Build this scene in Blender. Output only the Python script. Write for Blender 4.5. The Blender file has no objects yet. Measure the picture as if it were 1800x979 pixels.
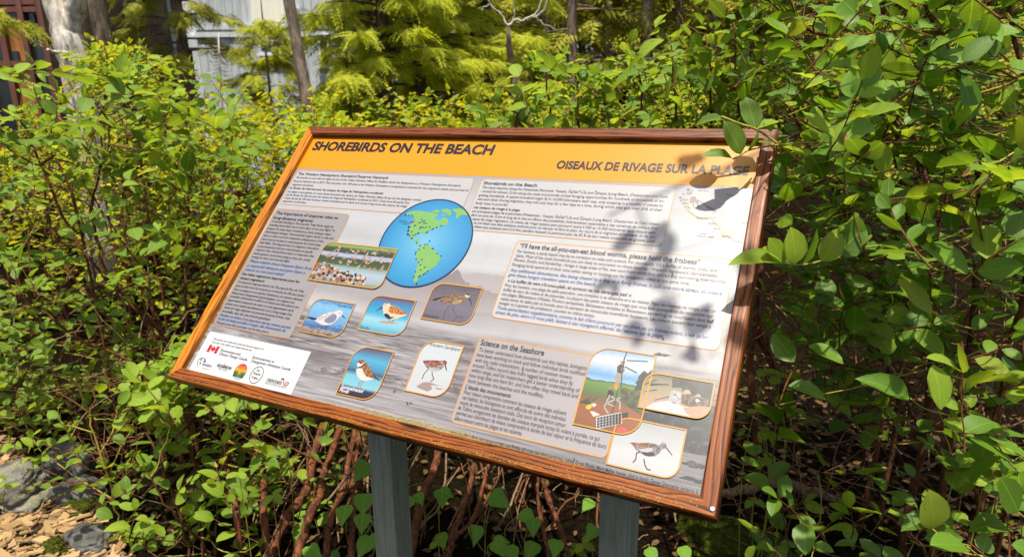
import bpy, math, random
import numpy as np
from mathutils import Matrix, Vector, noise as mnoise

# ------------------------------------------------------------------ camera, sky, sun, exposure
SC = bpy.context.scene
COL = SC.collection
SW = 1.2                                   # visible width of the printed panel in metres
Z0 = 0.95                                  # height of the panel's lower edge
FPX, IW, IH = 1109.35, 1800.0, 979.0       # focal length in photograph pixels
CAM = Vector((1.3187, -0.9176, 1.5430))
FWD = Vector((-0.4243, 0.8683, -0.2569)).normalized()
RIGHT = Vector((0.8993, 0.4374, -0.0070)); RIGHT = (RIGHT - FWD * RIGHT.dot(FWD)).normalized()
UP = RIGHT.cross(FWD).normalized()
cd = bpy.data.cameras.new('camera'); cam = bpy.data.objects.new('camera', cd); COL.objects.link(cam)
cam.matrix_world = Matrix(((RIGHT.x, UP.x, -FWD.x, CAM.x), (RIGHT.y, UP.y, -FWD.y, CAM.y), (RIGHT.z, UP.z, -FWD.z, CAM.z), (0, 0, 0, 1)))
cd.sensor_width = 36; cd.lens = 36 * FPX / IW; cd.clip_start = 0.02; cd.clip_end = 2000
cd.dof.use_dof = True; cd.dof.focus_distance = 1.32; cd.dof.aperture_fstop = 5.6
SC.camera = cam
SUN = Vector((0.10, -0.315, 1.12)).normalized()     # direction towards the sun
W = bpy.data.worlds.new('World'); SC.world = W; W.use_nodes = True
nt = W.node_tree; nt.nodes.clear()
sky = nt.nodes.new('ShaderNodeTexSky'); sky.sky_type = 'NISHITA'; sky.sun_disc = False
sky.sun_elevation = math.asin(SUN.z); sky.sun_rotation = math.atan2(SUN.x, SUN.y)
bg = nt.nodes.new('ShaderNodeBackground'); bg.inputs[1].default_value = 0.115
sky.dust_density = 3.5; sky.air_density = 0.8
wo = nt.nodes.new('ShaderNodeOutputWorld')
nt.links.new(sky.outputs[0], bg.inputs[0]); nt.links.new(bg.outputs[0], wo.inputs[0])
sl = bpy.data.lights.new('sun', 'SUN'); sl.energy = 4.8; sl.angle = math.radians(0.8); sl.color = (1, 0.93, 0.80)
so = bpy.data.objects.new('sun', sl); COL.objects.link(so); so.location = (2, -2, 12)
so.rotation_euler = SUN.to_track_quat('Z', 'Y').to_euler()
SC.view_settings.view_transform = 'Standard'; SC.view_settings.look = 'None'
SC.view_settings.gamma = 1; SC.view_settings.use_curve_mapping = False
SC.view_settings.exposure = 0.80
SC.render.engine = 'CYCLES'
SC.cycles.max_bounces = 5; SC.cycles.diffuse_bounces = 3; SC.cycles.glossy_bounces = 2; SC.cycles.transmission_bounces = 3; SC.cycles.transparent_max_bounces = 4

# ------------------------------------------------------------------ helpers
def P(px, py, k):
    """world point seen at a photograph pixel, k metres in front of the camera"""
    return CAM + k * (FWD + RIGHT * ((px - IW / 2) / FPX) - UP * ((py - IH / 2) / FPX))
def proj(p):
    d = Vector(p) - CAM; z = d.dot(FWD)
    if z <= 0.05: return (-9999, -9999, z)
    return (IW / 2 + FPX * d.dot(RIGHT) / z, IH / 2 - FPX * d.dot(UP) / z, z)
TILT = 0.8081
CT, ST = math.cos(TILT), math.sin(TILT)
PM = Matrix(((1, 0, 0, 0), (0, CT, -ST, 0), (0, ST, CT, Z0), (0, 0, 0, 1)))    # panel plane -> world
PMI = PM.inverted()
def onpanel(px, py, z=0.0):
    """panel coordinates (metres) of the print seen at a photograph pixel"""
    a = PMI @ CAM; b = PMI @ P(px, py, 1.0); d = b - a
    q = a + d * ((z - a.z) / d.z); return (q.x, q.y)
def tag(o, label=None, cat=None, group=None, kind=None):
    if label: o['label'] = label
    if cat: o['category'] = cat
    if group: o['group'] = group
    if kind: o['kind'] = kind
    return o
def empty(name, loc):
    o = bpy.data.objects.new(name, None); o.location = loc; o.empty_display_size = 0.05
    COL.objects.link(o); return o
def mesh(name, V, F, mats=None, fm=None, uv=None, smooth=False):
    """V (n,3), F list/array of polygons (tris or quads array, or list of lists)"""
    me = bpy.data.meshes.new(name)
    V = np.asarray(V, np.float32)
    if isinstance(F, np.ndarray):
        n, m = F.shape
        me.vertices.add(len(V)); me.vertices.foreach_set('co', V.ravel())
        me.loops.add(n * m); me.loops.foreach_set('vertex_index', F.astype(np.int32).ravel())
        me.polygons.add(n); me.polygons.foreach_set('loop_start', np.arange(0, n * m, m, dtype=np.int32))
        me.update(calc_edges=True)
    else:
        me.from_pydata([tuple(map(float, v)) for v in V], [], [tuple(f) for f in F]); me.update()
    if mats:
        for m_ in (mats if isinstance(mats, (list, tuple)) else [mats]): me.materials.append(m_)
    if fm is not None: me.polygons.foreach_set('material_index', np.asarray(fm, np.int32))
    if uv is not None:
        l = me.uv_layers.new(name='UVMap')
        vi = np.empty(len(me.loops), np.int32); me.loops.foreach_get('vertex_index', vi)
        l.data.foreach_set('uv', np.asarray(uv, np.float32)[vi].ravel())
    if smooth: me.polygons.foreach_set('use_smooth', np.ones(len(me.polygons), bool))
    me.validate(); me.update()
    return me
def obj(name, me, parent=None, mat_w=None):
    """link a mesh object; mat_w = world matrix"""
    o = bpy.data.objects.new(name, me); COL.objects.link(o)
    if parent is not None:
        o.parent = parent
        if mat_w is not None:
            if parent.type == 'EMPTY': o.matrix_basis = Matrix.Translation(-parent.location) @ mat_w
            else: o.matrix_basis = mat_w
    elif mat_w is not None: o.matrix_world = mat_w
    return o
def wobj(name, V, F, mats, parent=None, **k):
    """mesh given in world coordinates"""
    return obj(name, mesh(name, V, F, mats, **k), parent, Matrix.Identity(4))
class MB:
    """collects geometry; several materials"""
    def __init__(s): s.V = []; s.F = []; s.M = []
    def add(s, V, F, m=0):
        b = len(s.V); s.V += [tuple(v) for v in V]; s.F += [tuple(i + b for i in f) for f in F]; s.M += [m] * len(F); return s
    def box(s, x0, x1, y0, y1, z0, z1, m=0):
        return s.add([(x, y, z) for z in (z0, z1) for y in (y0, y1) for x in (x0, x1)],
                     [(0, 2, 3, 1), (4, 5, 7, 6), (0, 1, 5, 4), (2, 6, 7, 3), (0, 4, 6, 2), (1, 3, 7, 5)], m)
    def poly(s, pts, z, m=0): return s.add([(p[0], p[1], z) for p in pts], [tuple(range(len(pts)))], m)
    def tube(s, pts, rad, n=6, m=0, cap=True):
        pts = [Vector(p) for p in pts]; rings = []; u = None
        for i, p in enumerate(pts):
            t = (pts[min(i + 1, len(pts) - 1)] - pts[max(i - 1, 0)]).normalized()
            if u is None: u = t.orthogonal().normalized()
            u = (u - t * u.dot(t)); u = u.normalized() if u.length > 1e-6 else t.orthogonal().normalized()
            v = t.cross(u); r = rad[i] if hasattr(rad, '__len__') else rad
            rings.append([p + (u * math.cos(2 * math.pi * j / n) + v * math.sin(2 * math.pi * j / n)) * r for j in range(n)])
        V = [q for r in rings for q in r]; F = []
        for i in range(len(pts) - 1):
            for j in range(n): F.append((i * n + j, i * n + (j + 1) % n, (i + 1) * n + (j + 1) % n, (i + 1) * n + j))
        if cap: F += [tuple(range(n))[::-1], tuple(range((len(pts) - 1) * n, len(pts) * n))]
        return s.add(V, F, m)
    def build(s, name, mats, parent=None, mw=None, smooth=False):
        return obj(name, mesh(name, s.V, s.F, mats, s.M, smooth=smooth), parent, mw if mw is not None else Matrix.Identity(4))
def smoothline(pts, n=4, jit=0.0, rnd=None):
    """catmull-rom through pts"""
    pts = [Vector(p) for p in pts]; q = [pts[0] * 2 - pts[1]] + pts + [pts[-1] * 2 - pts[-2]]; out = []
    for i in range(1, len(q) - 2):
        for j in range(n):
            t = j / n; a, b, c, d = q[i - 1:i + 3]
            p = 0.5 * ((2 * b) + (c - a) * t + (2 * a - 5 * b + 4 * c - d) * t * t + (3 * b - a - 3 * c + d) * t ** 3)
            if jit and rnd: p = p + Vector((rnd.gauss(0, jit), rnd.gauss(0, jit), rnd.gauss(0, jit)))
            out.append(p)
    out.append(pts[-1]); return out

# ------------------------------------------------------------------ materials
class NT:
    def __init__(s, name):
        s.m = bpy.data.materials.new(name); s.m.use_nodes = True; s.t = s.m.node_tree; s.n = s.t.nodes
        s.b = s.n['Principled BSDF']; s.out = s.n['Material Output']
    def node(s, ty, **k):
        n = s.n.new('ShaderNode' + ty)
        for a, v in k.items(): setattr(n, a, v)
        return n
    def set(s, n, **k):
        for a, v in k.items():
            a = a.replace('_', ' ')
            if hasattr(v, 'is_output'): s.t.links.new(v, n.inputs[a])
            else: n.inputs[a].default_value = v
        return n
    def link(s, a, b): s.t.links.new(a, b)
    def coord(s, w='Object'): return s.node('TexCoord').outputs[w]
    def mapping(s, vec, scale=(1, 1, 1), loc=(0, 0, 0), rot=(0, 0, 0)):
        n = s.node('Mapping'); s.link(vec, n.inputs[0]); n.inputs['Scale'].default_value = scale
        n.inputs['Location'].default_value = loc; n.inputs['Rotation'].default_value = rot; return n.outputs[0]
    def noise(s, vec, scale=5, detail=3, rough=0.55, dist=0.0):
        n = s.node('TexNoise'); s.link(vec, n.inputs['Vector'])
        s.set(n, Scale=scale, Detail=detail, Roughness=rough, Distortion=dist); return n.outputs['Fac']
    def ramp(s, fac, stops, interp='LINEAR'):
        n = s.node('ValToRGB'); s.link(fac, n.inputs[0]); e = n.color_ramp; e.interpolation = interp
        while len(e.elements) < len(stops): e.elements.new(0.5)
        for el, (p, c) in zip(e.elements, stops): el.position = p; el.color = (c[0], c[1], c[2], 1) if hasattr(c, '__len__') else (c, c, c, 1)
        return n.outputs[0]
    def mix(s, fac, a, b, blend='MIX'):
        n = s.node('Mix', data_type='RGBA', blend_type=blend)
        for i, v in ((0, fac), (6, a), (7, b)):
            if hasattr(v, 'is_output'): s.link(v, n.inputs[i])
            elif i == 0: n.inputs[0].default_value = v
            else: n.inputs[i].default_value = (v[0], v[1], v[2], 1)
        return n.outputs[2]
    def math(s, op, a, b=0.0, c=None):
        n = s.node('Math', operation=op)
        for i, v in enumerate((a, b) if c is None else (a, b, c)):
            if hasattr(v, 'is_output'): s.link(v, n.inputs[i])
            else: n.inputs[i].default_value = v
        return n.outputs[0]
    def bump(s, h, strength=0.3, dist=0.002):
        n = s.node('Bump'); s.link(h, n.inputs['Height']); n.inputs['Strength'].default_value = strength
        n.inputs['Distance'].default_value = dist; s.link(n.outputs[0], s.b.inputs['Normal']); return n
    def sep(s, v): n = s.node('SeparateXYZ'); s.link(v, n.inputs[0]); return n.outputs
    def col(s, c):
        if hasattr(c, 'is_output'): s.link(c, s.b.inputs['Base Color'])
        else: s.b.inputs['Base Color'].default_value = (c[0], c[1], c[2], 1)
    def rough(s, r, spec=0.5): s.b.inputs['Roughness'].default_value = r; s.b.inputs['Specular IOR Level'].default_value = spec
def hexc(h):
    """sRGB hex -> linear"""
    r = [int(h[i:i + 2], 16) / 255 for i in (0, 2, 4)]
    return tuple(c / 12.92 if c <= 0.04045 else ((c + 0.055) / 1.055) ** 2.4 for c in r)
_flat = {}
def ink(h, rough=0.36):
    """printed flat colour on the panel's satin film"""
    if h not in _flat:
        m = NT('ink_' + h); m.col(tuple(x * .42 for x in hexc(h))); m.rough(rough, .5); _flat[h] = m.m
    return _flat[h]
PR = 0.36            # roughness of the printed panel's film
def wood(name, c_dark, c_mid, c_light, seed, grain=1.0, rough=0.38):
    m = NT(name); co = m.coord()
    v = m.mapping(co, (0.13, 1, 0.6), (seed, seed * .37, 0))
    w = m.node('TexWave', wave_type='BANDS', bands_direction='Y'); m.link(v, w.inputs[0])
    m.set(w, Scale=34 * grain, Distortion=10.0, Detail=3.0, Detail_Scale=1.1, Detail_Roughness=0.55)
    fine = m.noise(m.mapping(co, (6, 260, 260), (seed, 0, 0)), 1.0, 4, .6)
    broad = m.noise(m.mapping(co, (2.2, 9, 9), (seed * 3, 0, 0)), 1.0, 3, .55)
    c = m.ramp(w.outputs['Fac'], [(0.0, c_dark), (0.16, c_mid), (0.55, c_light), (1.0, tuple(.5 * (a + b) for a, b in zip(c_light, c_mid)))])
    c = m.mix(m.ramp(fine, [(0.35, 0.0), (0.75, 0.55)]), c, c_dark)
    c = m.mix(m.ramp(broad, [(0.52, 0.0), (0.75, 0.8)]), c, tuple(x * .45 for x in c_mid))
    knot = m.noise(m.mapping(co, (5, 14, 14), (seed * 7, 1, 0)), 1.0, 1, .3)
    c = m.mix(m.ramp(knot, [(0.70, 0.0), (0.76, 0.85)]), c, tuple(x * .25 for x in c_dark))
    wear = m.noise(m.mapping(co, (40, 90, 40), (seed, 3, 0)), 1.0, 4, .7)
    c = m.mix(m.ramp(wear, [(.62, 0), (.74, .5)]), c, tuple(min(1, x * 1.3 + .02) for x in c_light))
    m.col(c); m.rough(rough, .2)
    r = m.ramp(fine, [(0.3, rough - .06), (0.8, rough + .18)]); m.link(r, m.b.inputs['Roughness'])
    m.bump(m.mix(.5, w.outputs['Color'], fine), .35, .0012)
    return m.m
# ------------------------------------------------------------------ the interpretive sign
PH = 0.6024 * SW          # panel height along the slope
BW, TZ = 0.0243 * SW, 0.0127 * SW    # frame rail width, height above the print
sign = empty('interpretive_sign', (0.72, 0.23, 0))
tag(sign, 'framed wooden interpretive sign about shorebirds, tilted on two grey posts', 'sign')
Zf = lambda x0, y0, s: (lambda x, y: onpanel(x0 + x / s, y0 + y / s))
def onp(name, mb, mats, parent=None): return mb.build(name, mats, parent or sign, PM if (parent is None or parent.type == 'EMPTY') else Matrix.Identity(4))

def beach_print():
    m = NT('beach_print'); co = m.coord(); x, y, z = m.sep(co)
    cl = m.noise(m.mapping(co, (1.6, 9, 1)), 1.5, 4, .5)
    wob = m.noise(m.mapping(co, (4, 10, 1), (3, 0, 0)), 1.0, 3, .5)
    yy = m.math('ADD', m.math('DIVIDE', y, 0.72), m.math('MULTIPLY', m.math('SUBTRACT', wob, .5), .05))
    base = m.ramp(yy, [(0.0, hexc('cfcaca')), (0.10, hexc('c4bcbc')), (0.2, hexc('b5acab')), (0.275, hexc('b9b3b3')), (0.305, hexc('d6d3d3')), (0.36, hexc('b7afaf')),
                       (0.43, hexc('b2abaa')), (0.50, hexc('d6d5d6')), (0.64, hexc('dcdcdd')), (0.76, hexc('c8c8cb')), (0.85, hexc('b4b2b6'))])
    c = m.mix(m.ramp(cl, [(.38, 0), (.7, .8)]), base, m.mix(.5, base, hexc('9d9a9d')))
    # waves: long dark streaks, only over the water
    wv = m.noise(m.mapping(co, (9, 120, 1), (0, 5, 0)), 1.0, 5, .68, .6)
    wv2 = m.noise(m.mapping(co, (3, 34, 1), (7, 2, 0)), 1.0, 4, .6, .8)
    wet = m.ramp(yy, [(.07, 0.15), (.12, .9), (.26, .85), (.30, 0)])
    st = m.math('MULTIPLY', m.ramp(wv, [(.44, 0), (.60, 1)]), wet)
    c = m.mix(st, c, hexc('5a4f4e'))
    c = m.mix(m.math('MULTIPLY', m.ramp(wv2, [(.50, 0), (.62, .85)]), wet), c, hexc('7a6e6d'))
    foam = m.math('MULTIPLY', m.ramp(wv2, [(.30, .8), (.42, 0)]), wet)
    c = m.mix(foam, c, hexc('dedbdb'))
    # wet sand: fine streaks
    sd = m.noise(m.mapping(co, (5, 210, 1), (1, 9, 0)), 1.0, 3, .6)
    c = m.mix(m.math('MULTIPLY', m.ramp(sd, [(.46, 0), (.60, .7)]), m.ramp(yy, [(.10, 1), (.16, 0)])), c, hexc('7b7473'))
    # breaking wave line
    br = m.math('ADD', yy, m.math('MULTIPLY', x, -0.075))
    bl = m.ramp(br, [(.045, 0), (.062, .9), (.075, .9), (.092, 0)])
    bn = m.noise(m.mapping(co, (30, 95, 1), (4, 4, 0)), 1.0, 5, .7, .5)
    c = m.mix(m.math('MULTIPLY', bl, m.ramp(bn, [(.46, 0), (.6, .9)])), c, hexc('6a5654'))
    c = m.mix(m.math('MULTIPLY', bl, m.ramp(bn, [(.34, .9), (.44, 0)])), c, hexc('e6e2e2'))
    dirt = m.noise(m.mapping(co, (16, 5, 1), (2, 8, 0)), 1.0, 5, .7)
    c = m.mix(m.math('MULTIPLY', m.ramp(x, [(.62, 0), (1.15, .55)]), m.ramp(yy, [(.12, 1), (.36, 0)])), c, hexc('5c5556'))
    c = m.mix(m.ramp(dirt, [(.55, 0), (.75, .25)]), c, hexc('9c9486'))
    m.col(m.mix(1, c, (.385, .395, .405), 'MULTIPLY')); m.rough(PR, .5)
    sc = m.noise(m.mapping(co, (60, 60, 1)), 1.0, 3, .6); m.link(m.ramp(sc, [(.3, PR - .03), (.8, PR + .06)]), m.b.inputs['Roughness'])
    return m.m
panel = onp('panel', MB().box(-.012, SW + .012, -.012, PH + .012, -.012, 0), [beach_print()])
# header band
def headmat():
    m = NT('header_ink'); co = m.coord(); n = m.noise(m.mapping(co, (7, 7, 1)), 1, 3)
    m.col(m.mix(n, tuple(0.47 * x for x in hexc('f49c00')), tuple(0.47 * x for x in hexc('f0a200')))); m.rough(PR - .01, .38); return m.m
HB = 0.5085 * SW
onp('header_band', MB().box(-.008, SW + .008, HB, PH + .008, .0001, .0004), [headmat()])

# ---- lettering
def text_mesh(body, shear=0.0, bold=0.0, res=2):
    cu = bpy.data.curves.new('t', 'FONT'); cu.body = body; cu.size = 1.0; cu.shear = shear; cu.offset = bold; cu.resolution_u = res
    o = bpy.data.objects.new('t', cu); me = bpy.data.meshes.new_from_object(o)
    n = len(me.vertices); V = np.empty(n * 3, np.float32); me.vertices.foreach_get('co', V); V = V.reshape(n, 3)
    F = [tuple(p.vertices) for p in me.polygons]
    bpy.data.objects.remove(o); bpy.data.curves.remove(cu); bpy.data.meshes.remove(me)
    return V, F
def line(mb, body, a, b, cap, shear=0.0, bold=0.0, res=2, m=0, z=.0012):
    """one line of print: baseline from panel point a to b; cap = capital height in metres"""
    V, F = text_mesh(body, shear, bold, res)
    if not len(V): return
    w = V[:, 0].max() - V[:, 0].min(); x0 = V[:, 0].min(); L = math.hypot(b[0] - a[0], b[1] - a[1])
    d = ((b[0] - a[0]) / L, (b[1] - a[1]) / L); sx = L / w; sy = cap / 0.72
    X = (V[:, 0] - x0) * sx; Y = V[:, 1] * sy
    mb.add(np.stack([a[0] + d[0] * X - d[1] * Y, a[1] + d[1] * X + d[0] * Y, np.full(len(X), z)], 1).tolist(), F, m)
INK, BLUE, GREY = '0c0b0e', '2f62a8', '707074'
def block(name, Zm, rows, cap, colr=INK, shear=0.0, bold=0.0, parent=None, res=2, Zend=None, ya=None):
    mb = MB()
    for r in rows:
        if len(r) == 3: t, a, b = r; ze = Zend or Zm
        else: t, a, b, ze = r
        pa, pb = Zm(*a), ze(*b)
        ymid = (pa[1] + pb[1]) / 2           # print runs level along the panel
        line(mb, t, (pa[0], ymid), (pb[0], ymid), cap * (.74 if cap < .0125 else .86 if cap < .016 else 1), shear, bold * (1.3 if cap < .016 else 1.6), res)
    return onp(name, mb, [ink(colr)], parent)
def rrect(x0, y0, x1, y1, rs, n=7):
    """rounded rectangle, radii bl br tr tl"""
    out = []
    for (cx, cy, a0), r, (sx, sy) in zip(((x0, y0, 180), (x1, y0, 270), (x1, y1, 0), (x0, y1, 90)), rs, ((1, 1), (-1, 1), (-1, -1), (1, -1))):
        if r <= 0: out.append((cx, cy)); continue
        for i in range(n + 1):
            a = math.radians(a0 + 90 * i / n); out.append((cx + sx * r + r * math.cos(a), cy + sy * r + r * math.sin(a)))
    return out
def ring(mb, pts, w, z, m=0):
    """closed outline of width w, inside pts"""
    n = len(pts); ins = []
    for i in range(n):
        p, a, b = Vector(pts[i]), Vector(pts[i - 1]), Vector(pts[(i + 1) % n])
        d1, d2 = (p - a).normalized(), (b - p).normalized(); n1, n2 = Vector((-d1.y, d1.x)), Vector((-d2.y, d2.x))
        t = (n1 + n2); t = t / max(.35, t.length_squared) * 2 if t.length > 1e-6 else n1
        ins.append(p + t * w)
    V = [(p[0], p[1], z) for p in pts] + [(p.x, p.y, z) for p in ins]
    mb.add(V, [(i, (i + 1) % n, n + (i + 1) % n, n + i) for i in range(n)], m)
YEL = 'f2a416'
def tbox(Zs, fill, w=.0016, r=.012, z=.0005):
    x0, y0, x1, y1 = Zs; pts = rrect(x0, y0, x1, y1, (r, r, r, r), 4)
    mb = MB(); mb.poly(pts, z, 0)
    o = onp('text_box', mb, [ink(fill)])
    b = MB(); ring(b, pts, w, z + .0003); onp('box_border', b, [ink(YEL)], o)
    return o
def rectof(Zm, tl, tr, bl, br=None):
    a, b, c_ = Zm(*tl), Zm(*tr), Zm(*bl)
    x0 = (a[0] + c_[0]) / 2; y1 = (a[1] + b[1]) / 2; x1 = b[0]; y0 = c_[1]
    if br: d = Zm(*br); x1 = (b[0] + d[0]) / 2; y0 = (c_[1] + d[1]) / 2
    return (x0, y0, x1, y1)
ZH = Zf(500, 0, 2.967); ZB_ = Zf(800, 200, 2.967)
block('title_lettering', ZH, [('SHOREBIRDS ON THE BEACH', (143, 783), (1085, 808))], .0305, shear=.03, bold=.024, res=5)
block('title_lettering', ZB_, [('OISEAUX DE RIVAGE SUR LA PLAGE', (525, 286), (1530, 321))], .0225, shear=.03, bold=.022, res=5)

# box: reserve network
Z6_ = Zf(500, 280, 5.143)
bx1 = rectof(Z6_, (117, 96), (1728, 165), (-30, 407)); bx1 = (.006, bx1[1], bx1[2], HB - .006)
t1 = tbox(bx1, 'cac8cb', .0013)
block('heading', Z6_, [('The Western Hemisphere Shorebird Reserve Network', (122, 143), (937, 183))], .0118, bold=.006, parent=t1)
block('paragraph', Z6_, [
 ('The beaches to your left and right are part of the Tofino Wanačas Hiłhuuʔis Mudflats which was designated as a Western Hemisphere Shorebird', (105, 174), (1588, 251)),
 ('Reserve Network site in 2013. This area joins over 100 sites in the Western Hemisphere recognized as essential for the long-term health and survival of', (85, 207), (1660, 293)),
 ('migratory shorebirds.', (70, 238), (262, 248)),
 ('Les plages à votre gauche et à votre droite font partie des vasières de Tofino Wanačas Hiłhuuʔis qui ont été désignées comme', (30, 302), (1235, 379)),
 ("site du Réseau de réserves pour les oiseaux de rivage de l'hémisphère occidental en 2013. Cette zone fait partie d'un", (15, 330), (1127, 405)),
 ('réseau de plus de 100 sites reconnus comme essentiels pour la santé et la survie à long terme des oiseaux de rivage', (0, 358), (1105, 437)),
 ('migrateurs en Amérique.', (-15, 388), (200, 401))], .0088, '2b2a2e', parent=t1)
block('heading', Z6_, [("Le Réseau de réserves pour les oiseaux de rivage de l'hémisphère occidental", (47, 268), (888, 320))], .0092, bold=.008, parent=t1)

# box: stopover sites
Z7_ = Zf(370, 360, 4.078)
bx2 = rectof(Z7_, (480, 27), (1000, 68), (5, 858), (575, 960)); bx2 = (.006,) + bx2[1:]
t2 = tbox(bx2, 'a9a4a7', .0016)
block('heading', Z7_, [('The Importance of stopover sites to', (470, 68), (912, 106)), ('long-distance migrants', (450, 102), (732, 126))], .0120, bold=.008, parent=t2)
block('paragraph', Z7_, [
 ('A shorebird landing in Tla-o-qui-aht Tribal Parks might be', (437, 128), (880, 165)),
 ('touching down after one or more days of non-stop flight! To', (422, 153), (893, 193)),
 ('prepare for these feats of endurance, birds undergo major', (407, 178), (865, 220)),
 ('physiological changes. Non-essential organs shrink in size and', (393, 203), (880, 248)),
 ('mass to make room for temporary enlargements of the', (380, 228), (810, 270)),
 ('heart and an increase in subcutaneous fat which fuels', (367, 253), (787, 297)),
 ('their flight. The long journey of a migratory shorebird', (352, 279), (773, 322)),
 ('is punctuated by brief yet critical breaks at specific', (338, 305), (733, 347)),
 ('stopover sites. During these stops it is important that', (325, 330), (742, 376)),
 ('birds spend as much time eating as they can, saving', (310, 357), (715, 403)),
 ('energy for their next two-day flight.', (295, 382), (568, 412)),
 ('Un oiseau de rivage qui atterrit à les Tla-o-qui-aht Parc de Tribu', (195, 563), (670, 625)),
 ('peut toucher terre de vol après un vol de plus de 24h sans escale !', (180, 590), (680, 657)),
 ("Pour se préparer à ces exploits d'endurance, les oiseaux subissent", (167, 617), (662, 685)),
 ("d'importants changements physiologiques. Les organes non", (150, 643), (603, 703)),
 ('essentiels rétrécissent en taille et en masse pour faire place à une', (137, 668), (635, 736)),
 ('hypertrophie temporaire du cœur et à une augmentation de la', (122, 694), (597, 762)),
 ("graisse sous-cutanée qui alimente leur vol. Le long voyage d'un", (107, 720), (585, 790)),
 ('oiseau de rivage migrateur est ponctué de pauses brèves, mais', (93, 746), (570, 818)),
 ("essentielles, dans des sites d'escale spécifiques.", (80, 772), (432, 826))], .0092, '232226', parent=t2)
block('highlighted_text', Z7_, [
 ('Please admire these frequent flyers from', (280, 413), (730, 467)), ('a respectful distance and give them a', (260, 445), (677, 494)),
 ('chance to rest and refuel!', (245, 475), (527, 506))], .0108, '3a74b8', .2, .01, t2)
block('heading', Z7_, [('Des haltes migratoires importantes pour les', (225, 505), (637, 558)), ('oiseaux migrateurs', (210, 533), (385, 555))], .0098, bold=.009, parent=t2)
block('highlighted_text', Z7_, [
 ('Pendant ces haltes, il est important que les oiseaux passent', (65, 799), (577, 886)), ("le plus de temps possible à manger, afin d'économiser de", (52, 825), (537, 908)),
 ("l'énergie pour leur prochain vol de deux jours.", (38, 851), (417, 919))], .0096, '3a6cb0', .2, .006, t2)

# box: shorebirds on the beach
Z8_ = Zf(820, 300, 3.4615)
bx3 = rectof(Z8_, (97, 46), (1280, 97), (60, 366), (1193, 462)); bx3 = (Z8_(97, 46)[0], bx3[1], bx3[2], HB - .006)
t3 = tbox(bx3, 'cbcacd', .0015)
block('heading', Z8_, [('Shorebirds on the Beach', (103, 86), (428, 100))], .0122, bold=.010, parent=t3, res=3)
block('heading', Z8_, [('Les oiseaux de rivage à la plage', (43, 231), (323, 248))], .0095, bold=.009, parent=t3)
block('paragraph', Z8_, [
 ('The major beaches along the Hisaawista Peninsula- Yaaqsis, Ňaňakʷuʔa and Čahayis (Long Beach, Chesterman and Cox)', (93, 112), (1225, 165)),
 ('- stretch for almost 12 km along the coast and provide critical foraging opportunities for hundreds of thousands of mi-', (82, 137), (1205, 190)),
 ('grating shorebirds. A typical shorebird might fly 5–10,000 kilometers each way, only stopping in a handful of places to', (73, 161), (1195, 217)),
 ('rest and refuel. During migration, they will only stop for a few days at a time, during which they gain over 50% of their', (65, 184), (1193, 245)),
 ('body mass in pure fat!', (55, 206), (250, 216)),
 ("Les principales plages de la péninsule d'Hisaawista - Yaaqsis, Ňaňakʷuʔa and Čahayis (Long Beach, Chesterman et Cox) s'éten-", (33, 256), (1175, 332)),
 ("dent sur près de 12 km le long de la côte et offrent des possibilités d'alimentation essentielles à des centaines de milliers d'oi-", (27, 280), (1165, 358)),
 ('seaux de rivage migrateurs. Un oiseau de rivage typique peut parcourir entre 5 000 et 10 000 kilomètres dans chaque sens,', (35, 303), (1155, 385)),
 ("ne s'arrêtant que dans quelques endroits pour se reposer et faire le plein. Au cours de la migration printanière, ils ne s'ar-", (42, 326), (1153, 411)),
 ('rêtent que quelques jours à la fois, pendant lesquels ils prennent plus de 50 % de leur masse corporelle en graisse pure!', (45, 349), (1147, 438))], .0098, '1d1c20', parent=t3)

# box: blood worms
Za, Zb = Zf(840, 420, 5.438), Zf(1000, 420, 4.45)
bx4 = (Za(375, 15)[0], (Za(125, 748)[1] + Zb(1170, 880)[1]) / 2, Zb(1305, 160)[0], (Za(380, 15)[1] + Zb(1300, 160)[1]) / 2)
bx4 = ((bx4[0] + Za(122, 745)[0]) / 2, bx4[1], (bx4[2] + Zb(1172, 870)[0]) / 2, bx4[3])
t4 = tbox(bx4, 'cfcdcf', .0016)
block('heading', Za, [('“I’ll have the all-you-can-eat blood worms, please hold the frisbees”', (395, 90), (1025, 199), Zb)], .0140, bold=.012, parent=t4, res=3)
block('paragraph', Za, [
 ('For humans, a sandy beach may be an invitation to relax and unwind. For shorebirds, it’s a buffet of worms, crabs, and', (375, 135), (1157, 258), Zb),
 ('clams. Most of the small shorebirds you are likely to encounter on these beaches - Western Sandpipers, Semipalmated', (360, 175), (1158, 299), Zb),
 ('Plovers, Dunlin, and Sanderling - forage in large areas of flat, wet sand from which they extract tiny burrowing invertebrates.', (345, 217), (1232, 346), Zb),
 ('Foraging birds spend all of their time either eating or looking out for predators, often at the same time.', (328, 258), (942, 364), Zb),
 ('Pour les humains, une plage de sable peut-être  une invitation à se détendre et à se relaxer. Pour les oiseaux de rivage, c’est un', (258, 458), (1148, 577), Zb),
 ('buffet de vers, de crabes et de palourdes. La plupart des petits oiseaux de rivage que vous êtes susceptibles de rencontrer sur', (243, 500), (1127, 616), Zb),
 ('nos plages (Bécasseaux d’Alaska, Pluviers semipalmés, Bécasseaux variables et Bécasseaux sanderling) se nourrissent dans de', (228, 543), (1112, 655), Zb),
 ('vastes zones de sable plat et humide dont ils extraient de minuscules invertébrés fouisseurs. Les oiseaux passent leur temps à', (213, 586), (1110, 697), Zb),
 ('manger ou à guetter les prédateurs, souvent en même temps.', (200, 626), (200, 614), Zb)], .0104, '1c1b1f', parent=t4)
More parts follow.
